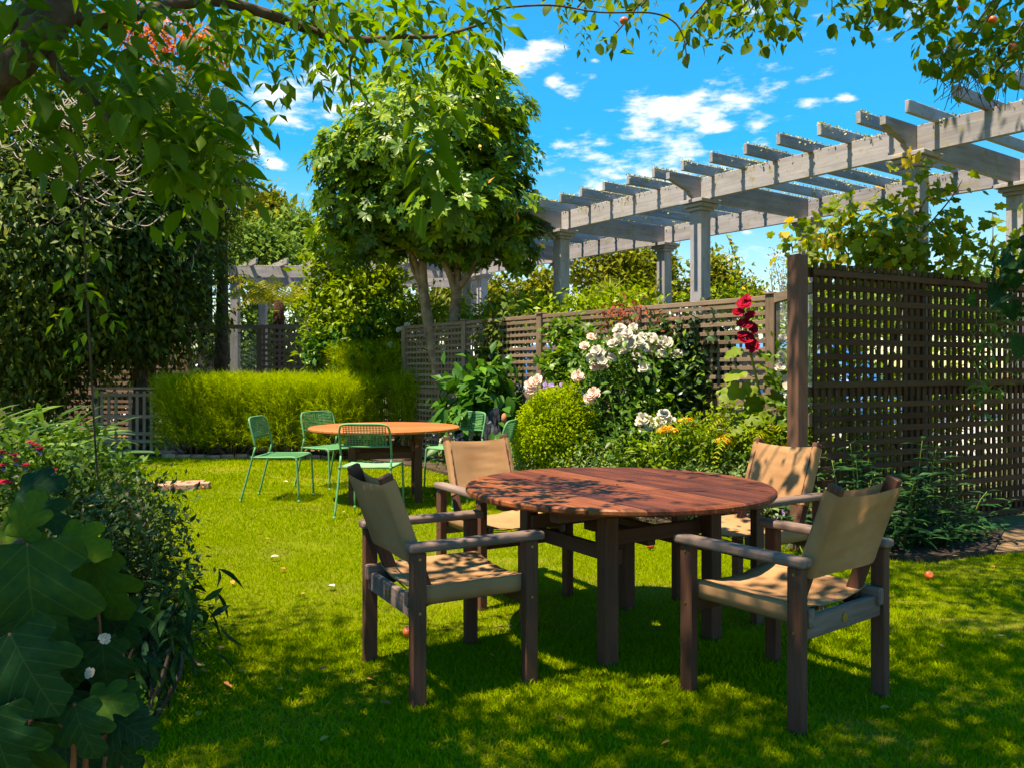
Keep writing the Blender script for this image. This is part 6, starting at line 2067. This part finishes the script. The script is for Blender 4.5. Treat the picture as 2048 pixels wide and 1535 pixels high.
# apple tree on the right, reaching in over the top
t = thing('apple_tree', 'apple tree reaching in along the top right with small ripe apples', 'tree', (3.7, 3.4, 0))
limbs(t, 'trunk', [([(3.7, 3.4, -.05), (3.65, 3.5, 1.2), (3.5, 3.7, 2.4), (3.2, 3.9, 3.6), (2.6, 4.0, 4.9)], [.14, .12, .10, .07, .03])], M_BARKD, 12)
LP, LD, LN, LS, LR = [], [], [], [], []
zones = [(1100, 1180, -40, 22, 12), (1200, 1285, -40, 18, 12), (1215, 1262, 20, 75, 5), (1380, 1590, -60, 60, 62), (1440, 1560, 40, 78, 10), (1665, 1760, -50, 30, 26), (1740, 1860, -50, 40, 26), (1850, 2060, -60, 120, 80), (1900, 2060, 100, 150, 26), (1370, 1400, 55, 70, 2), (1730, 1745, 55, 65, 2)]
tips = []
for (x0, x1, y0, y1, n) in zones:
    for k in range(n):
        p = at(random.uniform(x0, x1), random.uniform(y0, y1), random.uniform(4.0, 4.9))
        if k % 8 == 0:
            tips.append(p)
        for j in range(5):
            LP.append(p + Vector(rng.normal(size=3)) * .05)
            LD.append(Vector((random.gauss(0, .7), random.gauss(0, .5), random.gauss(-.6, .5))))
            LN.append(Vector((random.gauss(0, .4), random.gauss(0, .4), .8)))
            LS.append(random.uniform(.055, .085))
            LR.append(random.uniform(.0, .75))
NV = len(LP)
Cs = shade_clumps([(0.3, 1.0, 1.9, 3.2, 26), (1.0, 1.75, 1.9, 3.55, 25), (1.75, 3.4, 2.2, 4.4, 18), (2.45, 4.4, 4.4, 5.9, 9)], 2)
fc = []
for k in range(100):       # unseen crown clumps added to shade the tall dark lattice
    u, z = random.uniform(.2, 1), random.uniform(0, 1.3)
    gx, gy = 2.15 + 2.6 * u + SUN.x / SUN.z * -z, 6.2 + 1.38 * u + SUN.y / SUN.z * -z
    h = (1.33 + .446 * gy) / (1 - .446 * SUN.y / SUN.z) + .9 + random.random() * 1.6
    fc.append((gx + SUN.x / SUN.z * h, gy + SUN.y / SUN.z * h, h))
Cs = np.concatenate([Cs, np.array(fc)])
cc = np.repeat(Cs, per, 0) + rng.normal(size=(len(Cs) * per, 3)) * np.array([.20, .20, .14])
P = np.concatenate([np.array([list(p) for p in LP]), cc])
D = np.concatenate([np.array([list(p) for p in LD]), unit(rng.normal(size=cc.shape) + np.array([0, 0, -.4]))])
Nn = np.concatenate([np.array([list(p) for p in LN]), unit(rng.normal(size=cc.shape) * .5 + np.array([0, 0, 1]))])
S = np.concatenate([np.array(LS), .062 + .03 * rng.random(len(cc))])
rn = np.concatenate([np.array(LR), rng.random(len(cc)) * .8])
py = 740 + (HC - P[:, 2]) / np.maximum(P[:, 1], .1) * F
ok = np.ones(len(P), bool)
ok[NV:] = ~((py[NV:] > -30) & (P[NV:, 1] > .3))
foliage(t, P[ok], D[ok], Nn[ok], S[ok] * np.where(np.arange(len(P))[ok] < NV, 1, 1.15), 'oval', M_APPLE, rn[ok], 300, 'round', 'crown')
cb = [([(2.6, 4.0, 4.9), ((2.6 + c_[0]) / 2, (4.0 + c_[1]) / 2, max(4.8, (4.9 + c_[2]) / 2 + .2)), tuple(c_)], [.03, .018, .005]) for c_ in Cs[::10]]
limbs(t, 'branch', cb, M_BARKD, 6)
tw = []
for p in tips:
    tw.append(tube_geo(spline([p + Vector((.25, -.05, .35)), p + Vector((.1, 0, .12)), p], 3), .005, 4, False))
for k in range(70):
    a0 = at(random.uniform(1870, 2060), random.uniform(90, 150), random.uniform(4.3, 4.8))
    tw.append(tube_geo(spline([a0, a0 + Vector((random.uniform(-.1, .05), 0, -.06)), a0 + Vector((random.uniform(-.16, .08), 0, random.uniform(-.22, -.1)))], 3), .0022, 3, False))
V, Fc = merge(tw)
mobj('twigs', pymesh('twigs', [Vector(v) - Vector(t.location) for v in V], Fc, M_BARKD), t, kind='stuff')
bm = bmesh.new()
bmesh.ops.create_uvsphere(bm, u_segments=14, v_segments=10, radius=1)
for v in bm.verts:
    rr = math.hypot(v.co.x, v.co.y)
    v.co.z = v.co.z * .9 - .28 * math.exp(-(rr / .35) ** 2) * (1 if v.co.z > 0 else -.6)
me_apple = bpy.data.meshes.new('apple')
bm.to_mesh(me_apple)
bm.free()
me_apple.materials.append(M_APPLEFRUIT)
smooth(me_apple)
for (x, y) in [(1248, 42), (1925, 15), (2025, 95), (1985, 40)]:
    p = at(x, y, 4.2) - Vector(t.location)
    mobj('apple', me_apple, t, Matrix.Translation(p) @ Matrix.Scale(.022, 4))


# ================================================================== SMALL THINGS ON THE LAWN
def gpt(x, y, z=0.0):
    d = F * HC / (y - 740)
    return Vector(((x - 1024) / F * d, d, z))


for (x, y, lab) in [(816, 1276, 'red apple fallen on sunlit grass behind the left front chair leg'), (1301, 1100, 'orange-red apple fallen on sunlit grass beyond the front table'), (1858, 1160, 'yellow apple fallen on shaded grass at the right'),
                    (408, 980, 'dark red windfall on the lawn left of the green chairs')]:
    p = gpt(x, y, .035)
    o = mobj('fallen_apple', me_apple, None, Matrix.Translation(p) @ Matrix.Rotation(random.random() * 3, 4, 'X') @ Matrix.Scale(.028 if x != 408 else .022, 4))
    tag(o, lab, 'apple', 'windfall apples')
fl = [(541, 1122, 1), (668, 1182, 1), (575, 968, 1), (560, 1145, 0), (465, 1170, 0), (605, 1198, 0), (478, 1358, 0), (552, 1393, 0), (735, 1372, 0), (655, 1490, 0), (445, 1310, 0), (390, 1330, 0), (400, 1352, 0), (372, 1390, 0), (395, 1440, 0), (448, 1378, 0), (640, 1354, 0), (980, 1322, 0), (1010, 1268, 0), (1022, 1264, 0),
      (1905, 1120, 0), (1900, 1100, 0), (1985, 1140, 0), (1925, 1125, 0), (1700, 1320, 0), (1780, 1430, 0), (1340, 1500, 0), (1120, 1455, 0), (530, 1085, 0), (690, 1030, 0), (524, 1068, 0), (1990, 1285, 0), (1880, 1300, 0), (760, 1420, 0)]
for i, (x, y, w) in enumerate(fl):
    p = gpt(x, y, .034)
    a = random.random() * 6.28
    vi = random.randrange(5)
    me = leaf_variants('round', M_PETAL if w else M_FALLEN)[vi]
    s = random.uniform(.028, .045) if not w else .055
    o = mobj('fallen_petal' if w else 'fallen_leaf', me, None, Matrix.Translation(p) @ Matrix.Rotation(a, 4, 'Z') @ Matrix.Rotation(random.uniform(-.4, .4), 4, 'X') @ Matrix.Scale(s, 4))
    if w:
        tag(o, {541: 'white petal in the middle of the sunlit lawn, farther of two', 668: 'white petal on the sunlit lawn nearest the left front chair', 575: 'white petal under the side-on green chair'}[x], 'petal', 'white petals on the lawn')
    else:
        marks = [(-.29, 3.67, 'left front canvas chair'), (1.12, 3.42, 'right front canvas chair'), (-1.6, 3.5, 'dark azalea'), (.54, 4.4, 'front table'), (-2.3, 8.6, 'green chairs'), (2.9, 6.0, 'tall dark lattice'), (-1.2, 2.6, 'lobed hydrangea'), (-1.3, 5.4, 'open sunlit lawn')]
        near = min(marks, key=lambda q: math.hypot(q[0] - p.x, q[1] - p.y))
        hue = ('red-brown', 'orange-brown', 'tan', 'yellow', 'pale yellow', 'cream')[vi]
        side = ('behind left of', 'behind right of', 'before and left of', 'before and right of')[(p.x > near[0]) + 2 * (p.y < near[1])]
        lab = f'{hue} fallen leaf ' + ('on the open sunlit lawn' if 'open' in near[2] else f'on grass {side} the {near[2]}')
        tag(o, lab, 'leaf', 'dry leaves scattered on the lawn')
